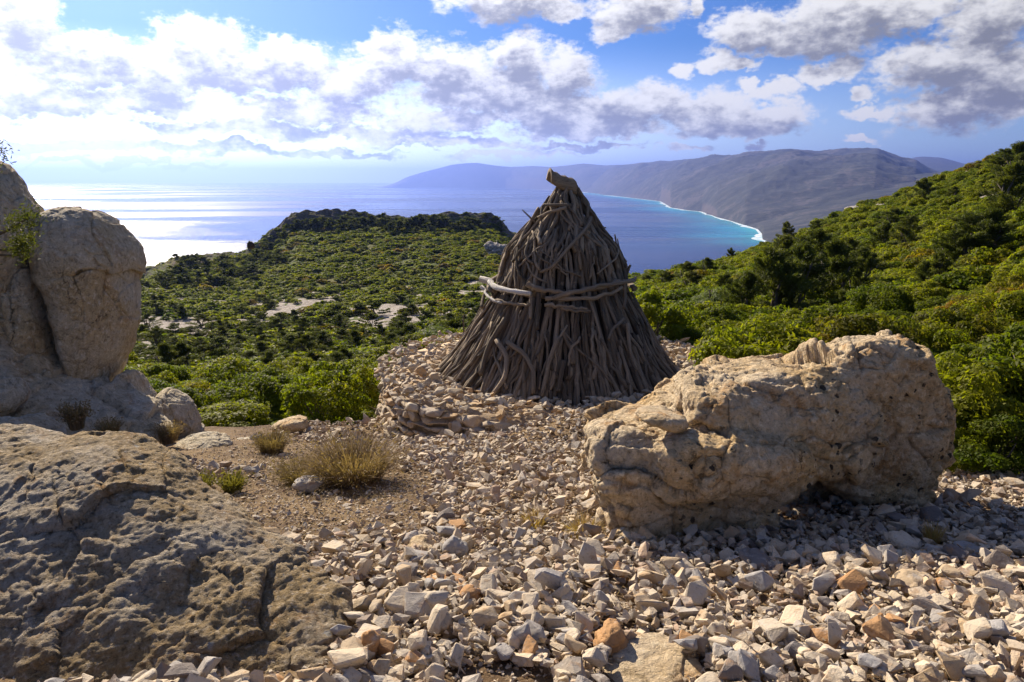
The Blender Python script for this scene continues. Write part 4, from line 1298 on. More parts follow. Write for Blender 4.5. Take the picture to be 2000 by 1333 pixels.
def tube(C, rad, sides=7, rg=None, knots=0.12, flat=0.0):
    """a stick swept along C with uneven girth and capped ends; returns V, F, grain, girth angle"""
    C = np.asarray(C, float); n = len(C)
    T_ = np.gradient(C, axis=0); T_ /= np.linalg.norm(T_, axis=1)[:, None]
    up = np.array([0.31, -0.85, 0.2]); A = np.cross(T_, up); A /= np.linalg.norm(A, axis=1)[:, None]; B = np.cross(T_, A)
    ph = np.linspace(0, 2 * math.pi, sides, endpoint=False)
    wob = 1 + (rg.normal(0, knots, (n, sides)) if rg is not None else 0)
    rad = np.asarray(rad)[:, None] * wob
    V = C[:, None, :] + rad[..., None] * (np.cos(ph)[None, :, None] * A[:, None, :] + (1 - flat) * np.sin(ph)[None, :, None] * B[:, None, :])
    F = []
    for i in range(n - 1):
        for k in range(sides):
            F.append((i * sides + k, i * sides + (k + 1) % sides, (i + 1) * sides + (k + 1) % sides, (i + 1) * sides + k))
    V = V.reshape(-1, 3)
    L = np.r_[0, np.cumsum(np.linalg.norm(np.diff(C, axis=0), axis=1))]
    grain = np.stack([np.repeat(L * 0.9, sides), np.tile(np.cos(ph) * 2.6, n), np.tile(np.sin(ph) * 2.6, n)], 1)
    V = np.concatenate([V, C[:1], C[-1:]]); grain = np.concatenate([grain, grain[:1] + 5, grain[-sides:-sides + 1] + 5])
    a, b = n * sides, n * sides + 1
    F4 = np.array(F)
    caps = [(a, (k + 1) % sides, k, k) for k in range(sides)] + [(b, (n - 1) * sides + k, (n - 1) * sides + (k + 1) % sides, (n - 1) * sides + (k + 1) % sides) for k in range(sides)]
    tris = np.concatenate([F4[:, [0, 1, 2]], F4[:, [0, 2, 3]], np.array([c_[:3] for c_ in caps])])
    return V, tris, grain


def stick_mesh(name, items, mat, tints):
    Vs, Fs, Gs, Ts, off = [], [], [], [], 0
    for (V, F, G), tn_ in zip(items, tints):
        Vs.append(V); Fs.append(F + off); Gs.append(G + tn_ * 37.0); Ts.append(np.full(len(V), tn_)); off += len(V)
    me = mesh_from(name, np.concatenate(Vs), np.concatenate(Fs), True, mat)
    fattr(me, 'grain', np.concatenate(Gs), 'POINT', 'FLOAT_VECTOR')
    fattr(me, 'tint', np.concatenate(Ts))
    return me


hr = np.random.default_rng(2024)


def hut_log(a, h0, h1, off, rad, sway=0.05, lean=0.0, bow=0.0, n=10):
    s_ = np.linspace(0, 1, n)
    h = h0 + (h1 - h0) * s_
    ph = hr.uniform(0, 6.28, 3)
    Rm_ = np.maximum(hut_r(h), 0.22)
    aa = a + lean * (s_ - 0.3) + sway / Rm_ * (0.6 * np.sin(s_ * 3.2 + ph[0]) + 0.35 * np.sin(s_ * 7 + ph[1]) + hr.normal(0, 0.16, n)) + bow / Rm_ * np.sin(s_ * math.pi)
    of = off + 0.018 * np.sin(s_ * 5 + ph[2])
    C = hut_pt(aa, h, of)
    rr_ = rad * (1.12 - 0.34 * s_) * (1 + 0.10 * np.sin(s_ * 9 + ph[1]))
    return tube(C, rr_, 7, hr, 0.15)


logs = []   # (angle, item)
# lower tier
N = 136
for i in range(N):
    a = 2 * math.pi * i / N + hr.normal(0, 0.012)
    logs.append((a, hut_log(a, -0.08, hr.uniform(1.15, 1.5), -0.02, hr.uniform(0.026, 0.046), 0.03, hr.normal(0, 0.05))))
for i in range(150):
    a = 2 * math.pi * i / 150 + hr.normal(0, 0.03)
    h1 = hr.choice([hr.uniform(0.5, 0.9), hr.uniform(0.9, 1.42)])
    logs.append((a, hut_log(a, hr.uniform(-0.1, 0.02), h1, 0.04, hr.uniform(0.017, 0.037), 0.06, hr.normal(0, 0.09))))
for i in range(56):
    a = hr.uniform(-1.9, 1.9)
    h0 = hr.uniform(-0.05, 0.5)
    logs.append((a, hut_log(a, h0, h0 + hr.uniform(0.4, 0.9), 0.075, hr.uniform(0.012, 0.027), 0.07, hr.normal(0, 0.18))))
# upper tier
for i in range(70):
    a = 2 * math.pi * i / 70 + hr.normal(0, 0.02)
    logs.append((a, hut_log(a, 1.28, hr.uniform(2.1, 2.8), -0.01, hr.uniform(0.026, 0.042), 0.03, hr.normal(0, 0.10))))
for i in range(84):
    a = hr.uniform(-math.pi, math.pi)
    h0 = hr.choice([1.38, hr.uniform(1.5, 2.3)])
    logs.append((a, hut_log(a, h0, min(2.84, h0 + hr.uniform(0.45, 0.95)), 0.05, hr.uniform(0.018, 0.034), 0.05, hr.normal(0, 0.22))))
for i in range(30):
    a = hr.uniform(-1.9, 1.9)
    h0 = hr.uniform(1.45, 2.35)
    logs.append((a, hut_log(a, h0, min(2.84, h0 + hr.uniform(0.3, 0.6)), 0.095, hr.uniform(0.012, 0.026), 0.06, hr.normal(0, 0.5))))


def aim(px, py, Y=None):
    """angle and height on the hut's surface for a picture point on its front"""
    d = pray(px, py)
    best = None
    for Yt in np.linspace(9.3, 11.2, 200):
        p = d * (Yt / d[1]) - HUT
        h = p[2]
        R_ = float(hut_r(min(max(h, 0), 2.85)))
        if math.hypot(p[0] - 0.03 * h, p[1]) <= R_:
            return math.atan2(p[0] - 0.03 * h, -p[1]), h
    p = d * (HUT[1] / d[1]) - HUT
    return (1.45 if p[0] > 0 else -1.45), p[2]


# sticks that stand out in the photograph
def feature(pts, rad, off=0.12):
    ah = [aim(*p) for p in pts]
    s_ = np.linspace(0, 1, len(ah)); q = np.linspace(0, 1, 11)
    A = np.interp(q, s_, [x[0] for x in ah]); Hh = np.interp(q, s_, [x[1] for x in ah])
    A = np.convolve(np.r_[2 * A[0] - A[1], A, 2 * A[-1] - A[-2]], [.25, .5, .25], 'valid')
    C = hut_pt(A, Hh, off)
    return float(A.mean()), tube(C, rad * (1.1 - 0.3 * q), 8, hr, 0.07)


FEAT = [([(1000, 620), (975, 660), (962, 690), (952, 730)], 0.042), ([(983, 662), (1000, 690), (998, 730), (970, 770)], 0.036), ([(1002, 665), (1030, 685), (1048, 720), (1045, 765)], 0.035),
        ([(1058, 560), (1056, 600), (1055, 640)], 0.030), ([(1045, 570), (1043, 620)], 0.028), ([(1090, 655), (1075, 700), (1060, 770)], 0.034), ([(1100, 700), (1090, 760)], 0.036),
        ([(1205, 620), (1185, 640), (1178, 660)], 0.026), ([(1210, 630), (1215, 670), (1230, 720)], 0.026), ([(1140, 425), (1115, 470), (1080, 520), (1062, 530)], 0.026), ([(1105, 405), (1080, 415), (1065, 425)], 0.024),
        ([(1110, 400), (1075, 400), (1070, 425)], 0.022)]
for pts, rd in FEAT:
    logs.append(feature(pts, rd, 0.13))
front = [(a, it) for a, it in logs if abs(((a + math.pi) % (2 * math.pi)) - math.pi) < 1.85]
back = [(a, it) for a, it in logs if abs(((a + math.pi) % (2 * math.pi)) - math.pi) >= 1.85]
over = front[:max(0, len(front) - 285)]
front = front[max(0, len(front) - 285):]
for a, it in front:
    link('stick', stick_mesh('stick', [it], M_log, [hr.random()]), hut)
rest_items = [it for _, it in back + over]
o = link('inner_sticks', stick_mesh('inner_sticks', rest_items, M_log, hr.random(len(rest_items))), hut)
o['kind'] = 'stuff'
# added dark cone that blocks light between the sticks
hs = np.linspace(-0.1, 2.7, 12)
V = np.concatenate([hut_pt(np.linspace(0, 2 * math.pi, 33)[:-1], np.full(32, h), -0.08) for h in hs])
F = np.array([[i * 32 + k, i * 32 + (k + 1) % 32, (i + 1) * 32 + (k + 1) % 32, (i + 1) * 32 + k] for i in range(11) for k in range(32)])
link('light_blocker', mesh_from('light_blocker', V, F, True, M_blocker), hut)


# binding branches round the waist
def px_rand():
    return hr.uniform(0, 6)


def band(pts, rad, off=0.16, mat=None, tip=None, name='binding_branch'):
    ah = [aim(*p) for p in pts]
    s_ = np.linspace(0, 1, len(ah)); q = np.linspace(0, 1, 14)
    A = np.interp(q, s_, [x[0] for x in ah]); Hh = np.interp(q, s_, [x[1] for x in ah])
    C = hut_pt(A, Hh, off)
    if tip is not None:
        C[0] = C[0] + np.array(tip)
    wb = 0.5 if mat is M_bleach else 1.0
    C = C + hr.normal(0, 0.009 * wb, C.shape)
    it = tube(C, 0.78 * rad * (1.0 - 0.35 * q) * (1 + 0.13 * wb * np.sin(q * 17 + px_rand())), 9, hr, 0.12)
    return link(name, stick_mesh(name, [it], mat or M_log, [0.55 + 0.4 * hr.random()]), hut)


band([(958, 545), (985, 556), (1015, 566), (1048, 570)], 0.060, 0.19, M_bleach, (-0.14, -0.05, 0.02))['label'] = 'thick bleached white branch at the left of the waist'
band([(962, 560), (978, 578), (1000, 590)], 0.034, 0.20, M_bleach, (-0.06, -0.02, 0.02))['label'] = 'thin bleached branch under the thick white one'
band([(1042, 552), (1060, 560), (1085, 566), (1110, 570)], 0.048, 0.19)
band([(1082, 578), (1120, 566), (1160, 555), (1218, 540)], 0.050, 0.20, None)
band([(980, 582), (1010, 590), (1045, 592)], 0.040, 0.17)
band([(1070, 580), (1110, 580), (1150, 578), (1195, 562)], 0.046, 0.16)
band([(1070, 590), (1105, 596), (1140, 600)], 0.034, 0.17)
band([(1095, 596), (1120, 604), (1145, 604)], 0.036, 0.16)
band([(1150, 560), (1190, 550), (1222, 545)], 0.044, 0.14)
for k in range(3):
    A = np.linspace(1.3 + k * 1.2, 2.7 + k * 1.2, 12)
    it = tube(hut_pt(A, 1.36 + 0.05 * np.sin(A * 3 + k), 0.14), np.full(12, 0.045), 7, hr, 0.08)
    link('binding_branch', stick_mesh('binding_branch', [it], M_log, [0.5]), hut)
# short posts that hold the branches and twigs that stick out
for (pts, rd) in [([(952, 548), (958, 575), (960, 600)], 0.03), ([(1200, 545), (1203, 575), (1202, 600)], 0.028)]:
    a_, it = feature(pts, rd, 0.15)
    link('stick', stick_mesh('stick', [it], M_log, [0.4]), hut)


def twig(pts, Y, rad):
    C = np.array([at(p[0], p[1], Y) for p in pts]) - HUT
    q = np.linspace(0, 1, len(C)); qq = np.linspace(0, 1, 7)
    C = np.stack([np.interp(qq, q, C[:, i]) for i in range(3)], 1)
    it = tube(C, rad * (1 - 0.5 * qq), 6, hr, 0.12)
    link('twig', stick_mesh('twig', [it], M_log, [0.35]), hut)


for tw in [([(1050, 440), (1034, 424), (1020, 410)], 11.0, 0.018), ([(1205, 505), (1204, 480), (1201, 458)], 11.2, 0.020), ([(1210, 520), (1209, 490), (1206, 466)], 11.1, 0.018), 
           ([(1145, 455), (1170, 447), (1184, 445)], 11.1, 0.02),  ([(906, 650), (905, 625), (906, 615)], 11.4, 0.014),
           ([(1215, 545), (1222, 520), (1218, 505)], 11.3, 0.045), ([(1220, 545), (1230, 520), (1232, 518)], 11.3, 0.03), ([(1212, 500), (1224, 512)], 11.3, 0.03)]:
    twig(*tw)
# neck and the curved slab of wood on the top
for k in range(9):
    a = k * 0.7
    it = tube(hut_pt(np.full(5, a), np.linspace(2.50, 2.88, 5), 0.01), np.full(5, 0.035), 6, hr, 0.1)
    link('stick', stick_mesh('stick', [it], M_log, [hr.random()]), hut)
nu, nv = 15, 9
U, Vv = np.meshgrid(np.linspace(-0.5, 0.5, nu), np.linspace(-1, 1, nv))
U, Vv = U.ravel(), Vv.ravel()
a_ = Vv * 1.15
a_ = Vv * 1.45
cx = U * 0.44
top_ = np.stack([cx, 0.19 * np.sin(a_), 0.25 * np.cos(a_) - 0.16 - 0.06 * U - 0.22 * (U - 0.1) ** 2 * np.sign(U) + 0.012 * np.sin(U * 21 + a_ * 2)], 1)
bot_ = np.stack([cx * 0.98, 0.14 * np.sin(a_), 0.19 * np.cos(a_) - 0.17 - 0.06 * U - 0.22 * (U - 0.1) ** 2 * np.sign(U)], 1)
f_ = grid_faces(nv, nu)
F = np.concatenate([f_, f_[:, ::-1] + nu * nv])
rim_ = [i for i in range(nu)] + [nu * k + nu - 1 for k in range(1, nv)] + [nu * (nv - 1) + nu - 1 - i for i in range(1, nu)] + [nu * k for k in range(nv - 2, 0, -1)]
F = np.concatenate([F, np.array([[rim_[i], rim_[i - 1], rim_[i - 1] + nu * nv, rim_[i] + nu * nv] for i in range(len(rim_))])])
V = np.concatenate([top_, bot_])
V += 0.006 * np.stack([perlin(V * 25), perlin(V * 25 + 9), perlin(V * 25 + 19)], 1)
me = mesh_from('cap_wood', V, F, True, M_capwood)
fattr(me, 'grain', np.stack([V[:, 0] * 1.2, V[:, 1] * 16, V[:, 2] * 26], 1), 'POINT', 'FLOAT_VECTOR')
fattr(me, 'tint', np.full(len(V), 0.75))
cp_ = at(1098, 353, 11.15) - HUT
o = link('cap_slab', me, hut, tuple(cp_), (0.15, 0.08, 0.2), (0.92, 0.9, 0.82))
o['label'] = 'curved brown slab of wood on the tip'
# cut log end among the platform stones
g = ghit(955, 790)
C = np.array([at(953, 785, 9.25), at(957, 783, 9.5)])
C = np.stack([C[0] + (C[1] - C[0]) * k / 3 for k in range(4)])
o = link('log_stub', stick_mesh('log_stub', [tube(C, np.full(4, 0.055), 10, hr, 0.05)], M_CLASS['orange'], [0.8]))
tag(o, 'short round orange log end among the platform stones', 'log')
# dead branch by the long boulder
for k, pts in enumerate([[(1100, 1022), (1125, 1008), (1150, 996), (1170, 985)], [(1150, 996), (1160, 1010), (1166, 1030)]]):
    pass
g = ghit(1140, 1030)
dp = [np.array([at(p[0], p[1], 4.25) for p in pts]) for pts in ([(1098, 1024), (1120, 1010), (1150, 997), (1172, 984)], [(1150, 997), (1160, 1010), (1167, 1032)])]
its = []
for C in dp:
    q = np.linspace(0, 1, len(C)); qq = np.linspace(0, 1, 9)
    its.append(tube(np.stack([np.interp(qq, q, C[:, i]) for i in range(3)], 1), 0.010 * (1.2 - 0.6 * qq), 6, hr, 0.1))
tag(link('dead_branch', stick_mesh('dead_branch', its, M_log, [0.9, 0.9])), 'forked brown dead branch leaning on the left end of the long boulder', 'branch')
#SECTION4
# ------------------------------------------------------------------ vegetation
def leaf_quads(P, Nn, L, Wd, rg):
    """kite-shaped leaves: P centres, Nn rough facing, L length, Wd width"""
    n = len(P)
    Nn = Nn + rg.normal(0, 0.55, (n, 3)); Nn /= np.linalg.norm(Nn, axis=1)[:, None]
    t_ = rg.normal(size=(n, 3)); t_ -= (t_ * Nn).sum(1)[:, None] * Nn; t_ /= np.linalg.norm(t_, axis=1)[:, None]
    b_ = np.cross(Nn, t_)
    L = L * rg.uniform(0.7, 1.3, n)[:, None]; Wd = Wd * rg.uniform(0.7, 1.3, n)[:, None]
    V = np.stack([P - t_ * L / 2, P + b_ * Wd / 2 + t_ * L * 0.05, P + t_ * L / 2, P - b_ * Wd / 2 + t_ * L * 0.05], 1).reshape(-1, 3)
    F = np.arange(4 * n).reshape(n, 4)
    return V, F


def bush_mesh(name, seed, nclump, nleaf, L, Wd, mat, w=1.0, h=0.8, clump=0.24, spread=0.75):
    """mounded shrub of many leaf clumps, about w wide and h high, foot at z = 0"""
    rg = np.random.default_rng(seed)
    C = []
    while len(C) < nclump:
        v = rg.normal(size=3); v[2] = abs(v[2]) * 1.1 - 0.15
        v /= np.linalg.norm(v)
        r = rg.uniform(0.55, 1.0) ** 0.6
        C.append([v[0] * w / 2 * r * spread * 1.3, v[1] * w / 2 * r * spread * 1.3, h * 0.40 + v[2] * h * 0.45 * r])
    C = np.array(C)
    cr_ = clump * rg.uniform(0.6, 1.25, nclump) * w
    k = rg.integers(0, nclump, nleaf)
    d = rg.normal(size=(nleaf, 3)); d /= np.linalg.norm(d, axis=1)[:, None]
    d[:, 2] = np.where(d[:, 2] < -0.3, -d[:, 2], d[:, 2])
    rad = rg.uniform(0.45, 1.0, nleaf) ** 0.5
    P = C[k] + d * (cr_[k] * rad)[:, None] * np.array([1, 1, 0.72])
    P[:, 2] = np.maximum(P[:, 2], 0.01)
    V, F = leaf_quads(P, d + np.array([0, 0, 0.5]), L, Wd, rg)
    me = mesh_from(name, V, F, False, mat)
    tn = np.clip(0.5 * rg.random(nclump)[k] + 0.5 * rg.random(nleaf), 0, 1)
    fattr(me, 'tint', np.repeat(tn, 4))
    return me


def stems_mesh(name, seed, n, h, w, rad, mat):
    rg = np.random.default_rng(seed)
    Vs, Fs, off = [], [], 0
    for i in range(n):
        a = rg.uniform(0, 6.28); q = np.linspace(0, 1, 6)
        rr_ = w * 0.42 * q ** 1.3 * rg.uniform(0.5, 1)
        C = np.stack([rr_ * np.cos(a + 0.5 * q) + 0.03 * rg.normal(size=6), rr_ * np.sin(a + 0.5 * q) + 0.03 * rg.normal(size=6), h * q * rg.uniform(0.7, 1) - 0.1 * (1 - q)], 1)
        V, F, G = tube(C, rad * (1.2 - 0.9 * q), 5, rg, 0.08)
        Vs.append(V); Fs.append(F + off); off += len(V)
    return mesh_from(name, np.concatenate(Vs), np.concatenate(Fs), True, mat)


def juniper_mesh(name, seed, n, w, h, L, Wd, mat, nb=26):
    """irregular dark crown: sprays gathered on rising boughs"""
    rg = np.random.default_rng(seed)
    C, R_, D_ = [], [], []
    for i in range(nb):
        z = rg.uniform(0.10, 1.0) ** 0.9
        a = rg.uniform(0, 6.28)
        prof = (1 - z * z) ** 0.6 * (0.5 + 0.5 * min(1, z / 0.25))
        rr_ = w / 2 * prof * rg.uniform(0.55, 1.12)
        for q in np.linspace(0.35, 1.0, 5):
            C.append([rr_ * q * math.cos(a), rr_ * q * math.sin(a), h * (z * 0.92 + 0.10 * q * q)])
            R_.append(h * 0.085 * (1.25 - 0.55 * q) * rg.uniform(0.7, 1.3)); D_.append([math.cos(a), math.sin(a), 0.9])
    C, R_, D_ = np.array(C), np.array(R_), np.array(D_)
    k = rg.integers(0, len(C), n)
    d = rg.normal(size=(n, 3)); d /= np.linalg.norm(d, axis=1)[:, None]
    P = C[k] + d * (R_[k] * rg.uniform(0.2, 1.0, n) ** 0.5)[:, None] * np.array([1, 1, 0.8])
    P[:, 2] = np.maximum(P[:, 2], 0.02)
    t_ = D_[k] + rg.normal(0, 0.6, (n, 3)); t_ /= np.linalg.norm(t_, axis=1)[:, None]
    nn_ = rg.normal(size=(n, 3)); b_ = np.cross(nn_, t_); b_ /= np.linalg.norm(b_, axis=1)[:, None]
    l_ = (L * rg.uniform(0.6, 1.4, n))[:, None]; w_ = (Wd * rg.uniform(0.6, 1.4, n))[:, None]
    V = np.stack([P - t_ * l_ / 2, P + b_ * w_ / 2, P + t_ * l_ / 2, P - b_ * w_ / 2], 1).reshape(-1, 3)
    me = mesh_from(name, V, np.arange(4 * n).reshape(n, 4), False, mat)
    fattr(me, 'tint', np.repeat(np.clip(0.6 * rg.random(len(C))[k] + 0.4 * rg.random(n), 0, 1), 4))
    return me


def tuft_mesh(name, seed, n, w, h, bw, mat, lean=0.8, top=0.0):
    """a clump of thin upright stalks"""
    rg = np.random.default_rng(seed)
    a = rg.uniform(0, 6.28, n); r0 = w * 0.22 * np.sqrt(rg.random(n)); l_ = h * rg.uniform(0.55, 1.08, n)
    base = np.stack([r0 * np.cos(a), r0 * np.sin(a), np.zeros(n)], 1)
    out = np.stack([np.cos(a), np.sin(a), np.zeros(n)], 1) + rg.normal(0, 0.25, (n, 3)) * np.array([1, 1, 0])
    sp = (w * 0.5 - r0)[:, None] * out * lean * rg.uniform(0.2, 1.05, n)[:, None]
    mid = base + sp * 0.42 + np.array([0, 0, 1]) * (l_ * 0.6)[:, None]
    tip = base + sp + np.array([0, 0, 1]) * (l_ * (1 - 0.25 * rg.random(n)))[:, None]
    s_ = np.cross(out, np.array([0, 0, 1.0])) + rg.normal(0, 0.4, (n, 3)); s_ /= np.linalg.norm(s_, axis=1)[:, None]
    wd = (bw * rg.uniform(0.6, 1.4, n))[:, None]
    V = np.stack([base - s_ * wd / 2, base + s_ * wd / 2, mid + s_ * wd / 2, mid - s_ * wd / 2, tip + s_ * wd * 0.3, tip - s_ * wd * 0.3], 1).reshape(-1, 3)
    k = (np.arange(n) * 6)[:, None]
    F = np.concatenate([k + np.array([[0, 1, 2, 3]]), k + np.array([[3, 2, 4, 5]])])
    tint = np.repeat(rg.random(n), 6)
    if top:
        m_ = int(n * top)
        i_ = rg.integers(0, n, m_)
        Pt = tip[i_] + rg.normal(0, 0.012, (m_, 3))
        V2, F2 = leaf_quads(Pt, rg.normal(size=(m_, 3)), 0.030, 0.012, rg)
        F = np.concatenate([F, F2 + len(V)]); V = np.concatenate([V, V2]); tint = np.r_[tint, np.repeat(rg.random(m_), 4)]
    me = mesh_from(name, V, F, False, mat)
    fattr(me, 'tint', tint)
    return me


# prototypes
MAST_N = [bush_mesh('mastic_foliage', 10 + i, 42, 9500, 0.042, 0.019, M_mastic, 1.0, 0.8, 0.135) for i in range(5)]
MAST_M = [bush_mesh('mastic_foliage_mid', 30 + i, 30, 2600, 0.075, 0.042, M_mastic, 1.0, 0.7, 0.18) for i in range(5)]
MAST_F = [bush_mesh('mastic_foliage_far', 50 + i, 16, 420, 0.19, 0.12, M_mastic, 1.0, 0.65, 0.2) for i in range(4)]
JUN_N = [juniper_mesh('juniper_crown', 70 + i, 9000, (0.85, 1.0, 1.15, 0.8)[i], 1.0, 0.055, 0.013, M_juniper, 34) for i in range(4)]
JUN_F = [juniper_mesh('juniper_crown_far', 80 + i, 1500, (1.1, 1.3, 0.95, 1.5)[i], 1.0, 0.14, 0.05, M_juniper, 22) for i in range(4)]
OLI = [bush_mesh('grey_green_foliage', 90 + i, 40, 7000, 0.045, 0.014, M_olive, 1.0, 0.85, 0.17) for i in range(2)]
STEMS = [stems_mesh('stems', 95 + i, 7, 0.55, 0.7, 0.016, M_trunk) for i in range(3)]
TRUNKS = [stems_mesh('trunk', 98 + i, 4, 0.8, 0.5, 0.032, M_trunk) for i in range(3)]

bank = bpy.data.collections.new('leaf_bank')      # sources for the ground cover, not in the scene


def bank_objs(tagname, meshes):
    c = bpy.data.collections.new(tagname)
    for i, me in enumerate(meshes):
        o = bpy.data.objects.new('%s_source_%d' % (tagname, i), me)
        c.objects.link(o)
    return c


def cover(name, P, scale, rotz, coll, label, sq=None):
    """ground cover nobody could count: instances on points, one object"""
    me = bpy.data.meshes.new(name)
    me.vertices.add(len(P)); me.vertices.foreach_set('co', np.asarray(P, np.float32).ravel())
    S = np.stack([scale, scale, scale * (sq if sq is not None else 1.0)], 1)
    fattr(me, 'csize', S, 'POINT', 'FLOAT_VECTOR')
    fattr(me, 'crot', np.stack([0 * rotz, 0 * rotz, rotz], 1), 'POINT', 'FLOAT_VECTOR')
    o = link(name, me)
    ng = bpy.data.node_groups.new(name + '_nodes', 'GeometryNodeTree')
    ng.interface.new_socket('Geometry', in_out='INPUT', socket_type='NodeSocketGeometry')
    ng.interface.new_socket('Geometry', in_out='OUTPUT', socket_type='NodeSocketGeometry')
    gi = ng.nodes.new('NodeGroupInput'); go = ng.nodes.new('NodeGroupOutput')
    ci = ng.nodes.new('GeometryNodeCollectionInfo'); ci.inputs[0].default_value = coll
    ci.inputs['Separate Children'].default_value = True; ci.inputs['Reset Children'].default_value = True
    ip = ng.nodes.new('GeometryNodeInstanceOnPoints'); ip.inputs['Pick Instance'].default_value = True
    rv = ng.nodes.new('FunctionNodeRandomValue'); rv.data_type = 'INT'
    for s_ in rv.inputs:
        if s_.name == 'Max' and s_.type == 'INT': s_.default_value = len(coll.objects) - 1
    na = ng.nodes.new('GeometryNodeInputNamedAttribute'); na.data_type = 'FLOAT_VECTOR'; na.inputs[0].default_value = 'csize'
    nr = ng.nodes.new('GeometryNodeInputNamedAttribute'); nr.data_type = 'FLOAT_VECTOR'; nr.inputs[0].default_value = 'crot'
    L_ = ng.links.new
    L_(gi.outputs[0], ip.inputs['Points']); L_(ci.outputs[0], ip.inputs['Instance'])
    L_([s_ for s_ in rv.outputs if s_.type == 'INT'][0], ip.inputs['Instance Index'])
    L_(na.outputs[0], ip.inputs['Scale']); L_(nr.outputs[0], ip.inputs['Rotation']); L_(ip.outputs[0], go.inputs[0])
    md = o.modifiers.new('cover', 'NODES'); md.node_group = ng
    tag(o, label, kind='stuff')
    return o


def polar_pts(n, a0, a1, r0, r1, rg, power=1.0):
    a = np.radians(rg.uniform(a0, a1, n))
    u = rg.random(n)
    r = (r0 ** 2 + (r1 ** 2 - r0 ** 2) * u ** power) ** 0.5
    return r * np.sin(a), r * np.cos(a)


vg = np.random.default_rng(55)
C_NEAR, C_MID, C_FAR, C_JUN = bank_objs('mastic_near', MAST_N), bank_objs('mastic_mid', MAST_M), bank_objs('mastic_far', MAST_F), bank_objs('juniper_far', JUN_F)


def outside_ledge(x, y, m=0.5):
    return (ledge_raw(x, y) - terrain(x, y) < -0.05 + m * 0)


def clear_of_path(x, y):
    return ledge_raw(x, y) < terrain(x, y) - 0.03


# --- right-hand slope
x, y = polar_pts(1500, 8, 42, 5.5, 24, vg, 0.85)
uu, _ = project(np.stack([x, y, terrain(x, y)], 1))
k = clear_of_path(x, y) & ~((uu < 1470) & (np.hypot(x, y) < 13.0)) & ~((np.hypot(x - HUT[0], y - HUT[1]) < 3.3))
x, y = x[k], y[k]
k = np.argsort(np.hypot(x, y))
near_x, near_y = x[k], y[k]
# --- individuals: the shrubs nearest the viewer are things of their own
shr = []


def zone_label(label, group, x, y):
    z_ = float(terrain(x, y)[0])
    u, v = project(np.array([[x, y, z_]]))
    u = float(u[0])
    if u > 1000:
        zn = 'right beside the hut' if u < 1380 else ('just behind the long boulder' if u < 1700 else ('behind the raised end of the long boulder' if u < 1900 else 'near the right edge'))
    else:
        zn = 'behind the round pale rock' if u < 430 else ('beyond the square tan block' if u < 640 else 'just left of the stone platform')
    return label + ', ' + zn, group + ', ' + zn


def shrub(x, y, s, seed, label, group, meshes, stems=True, sq=1.0, sink=0.05, z=None):
    if group: label, group = zone_label(label, group, x, y)
    r = empty('mastic_shrub', (x, y, (float(terrain(x, y)[0]) if z is None else z) - sink * s), vg.uniform(0, 6.28), s)
    r.scale = (s, s, s * sq)
    link('foliage', meshes[seed % len(meshes)], r)
    if stems: link('stem', STEMS[seed % 3], r)
    tag(r, label, 'shrub', group)
    return r


taken = []
for (px, py, wpx, lab) in [(1915, 955, 190, 'glossy green mastic bush with its foot on the path at the right edge'),
                           (1985, 960, 150, 'green mastic bush cut by the right edge beside the path'),
                           (1850, 940, 120, 'low green mastic bush just behind the right end of the long boulder'),
                           (1930, 830, 210, 'mid-green mastic bush above and behind the one on the path')]:
    d = pray(px, py); Yb = 5.9 if py > 900 else 7.6
    p = at(px, py, Yb)
    z_ = max(float(terrain(p[0], p[1])[0]), float(ledge(p[0], p[1])[0]))
    shrub(p[0], p[1], wpx * 1.15 * Yb / F0, len(taken), lab, None, MAST_N, z=z_, sq=1.0)
    taken.append((p[0], p[1], 0.35))
px_i = 0
nx, ny, ns = [], [], []
for xi, yi in zip(near_x, near_y):
    r = math.hypot(xi, yi)
    s_ = vg.choice([vg.uniform(0.7, 1.1), vg.uniform(1.1, 1.7)]) * np.interp(r, [6, 12, 24], [0.85, 1.2, 1.4])
    if any((xi - q[0]) ** 2 + (yi - q[1]) ** 2 < (0.31 * (s_ + q[2])) ** 2 for q in taken): continue
    taken.append((xi, yi, s_)); nx.append(xi); ny.append(yi); ns.append(s_)
nx, ny, ns = np.array(nx), np.array(ny), np.array(ns)
NI = 110
for i in range(min(NI, len(nx))):
    shrub(nx[i], ny[i], ns[i], i, 'yellow-green mastic shrub in the right-hand thicket', 'mastic shrubs on the right-hand slope', MAST_N, stems=i < 60, sq=vg.uniform(0.65, 1.25))
nz_ = terrain(nx[NI:], ny[NI:]) - 0.05
cover('mastic_scrub', np.stack([nx[NI:], ny[NI:], nz_], 1), ns[NI:], vg.uniform(0, 6.28, len(nz_)), C_NEAR, 'dense yellow-green mastic scrub on the right-hand slope', sq=vg.uniform(0.6, 1.25, len(nz_)))
x, y = polar_pts(11000, 3, 42, 22, 160, vg, 1.0)
b_ = bare(x, y)
k = vg.random(len(x)) > b_ * 0.97
# thinner far up, where single shrubs and grass show
r = np.hypot(x, y)
k &= vg.random(len(x)) < np.interp(r, [22, 45, 80, 160], [1, 1.0, 0.75, 0.5])
x, y, r = x[k], y[k], r[k]
s_ = vg.uniform(0.7, 1.6, len(x)) * np.interp(r, [22, 60, 160], [1.1, 1.25, 1.6])
cover('mastic_scrub', np.stack([x, y, terrain(x, y) - 0.08], 1), s_, vg.uniform(0, 6.28, len(x)), C_MID, 'scrub farther up the right-hand slope', sq=vg.uniform(0.5, 1.15, len(x)))

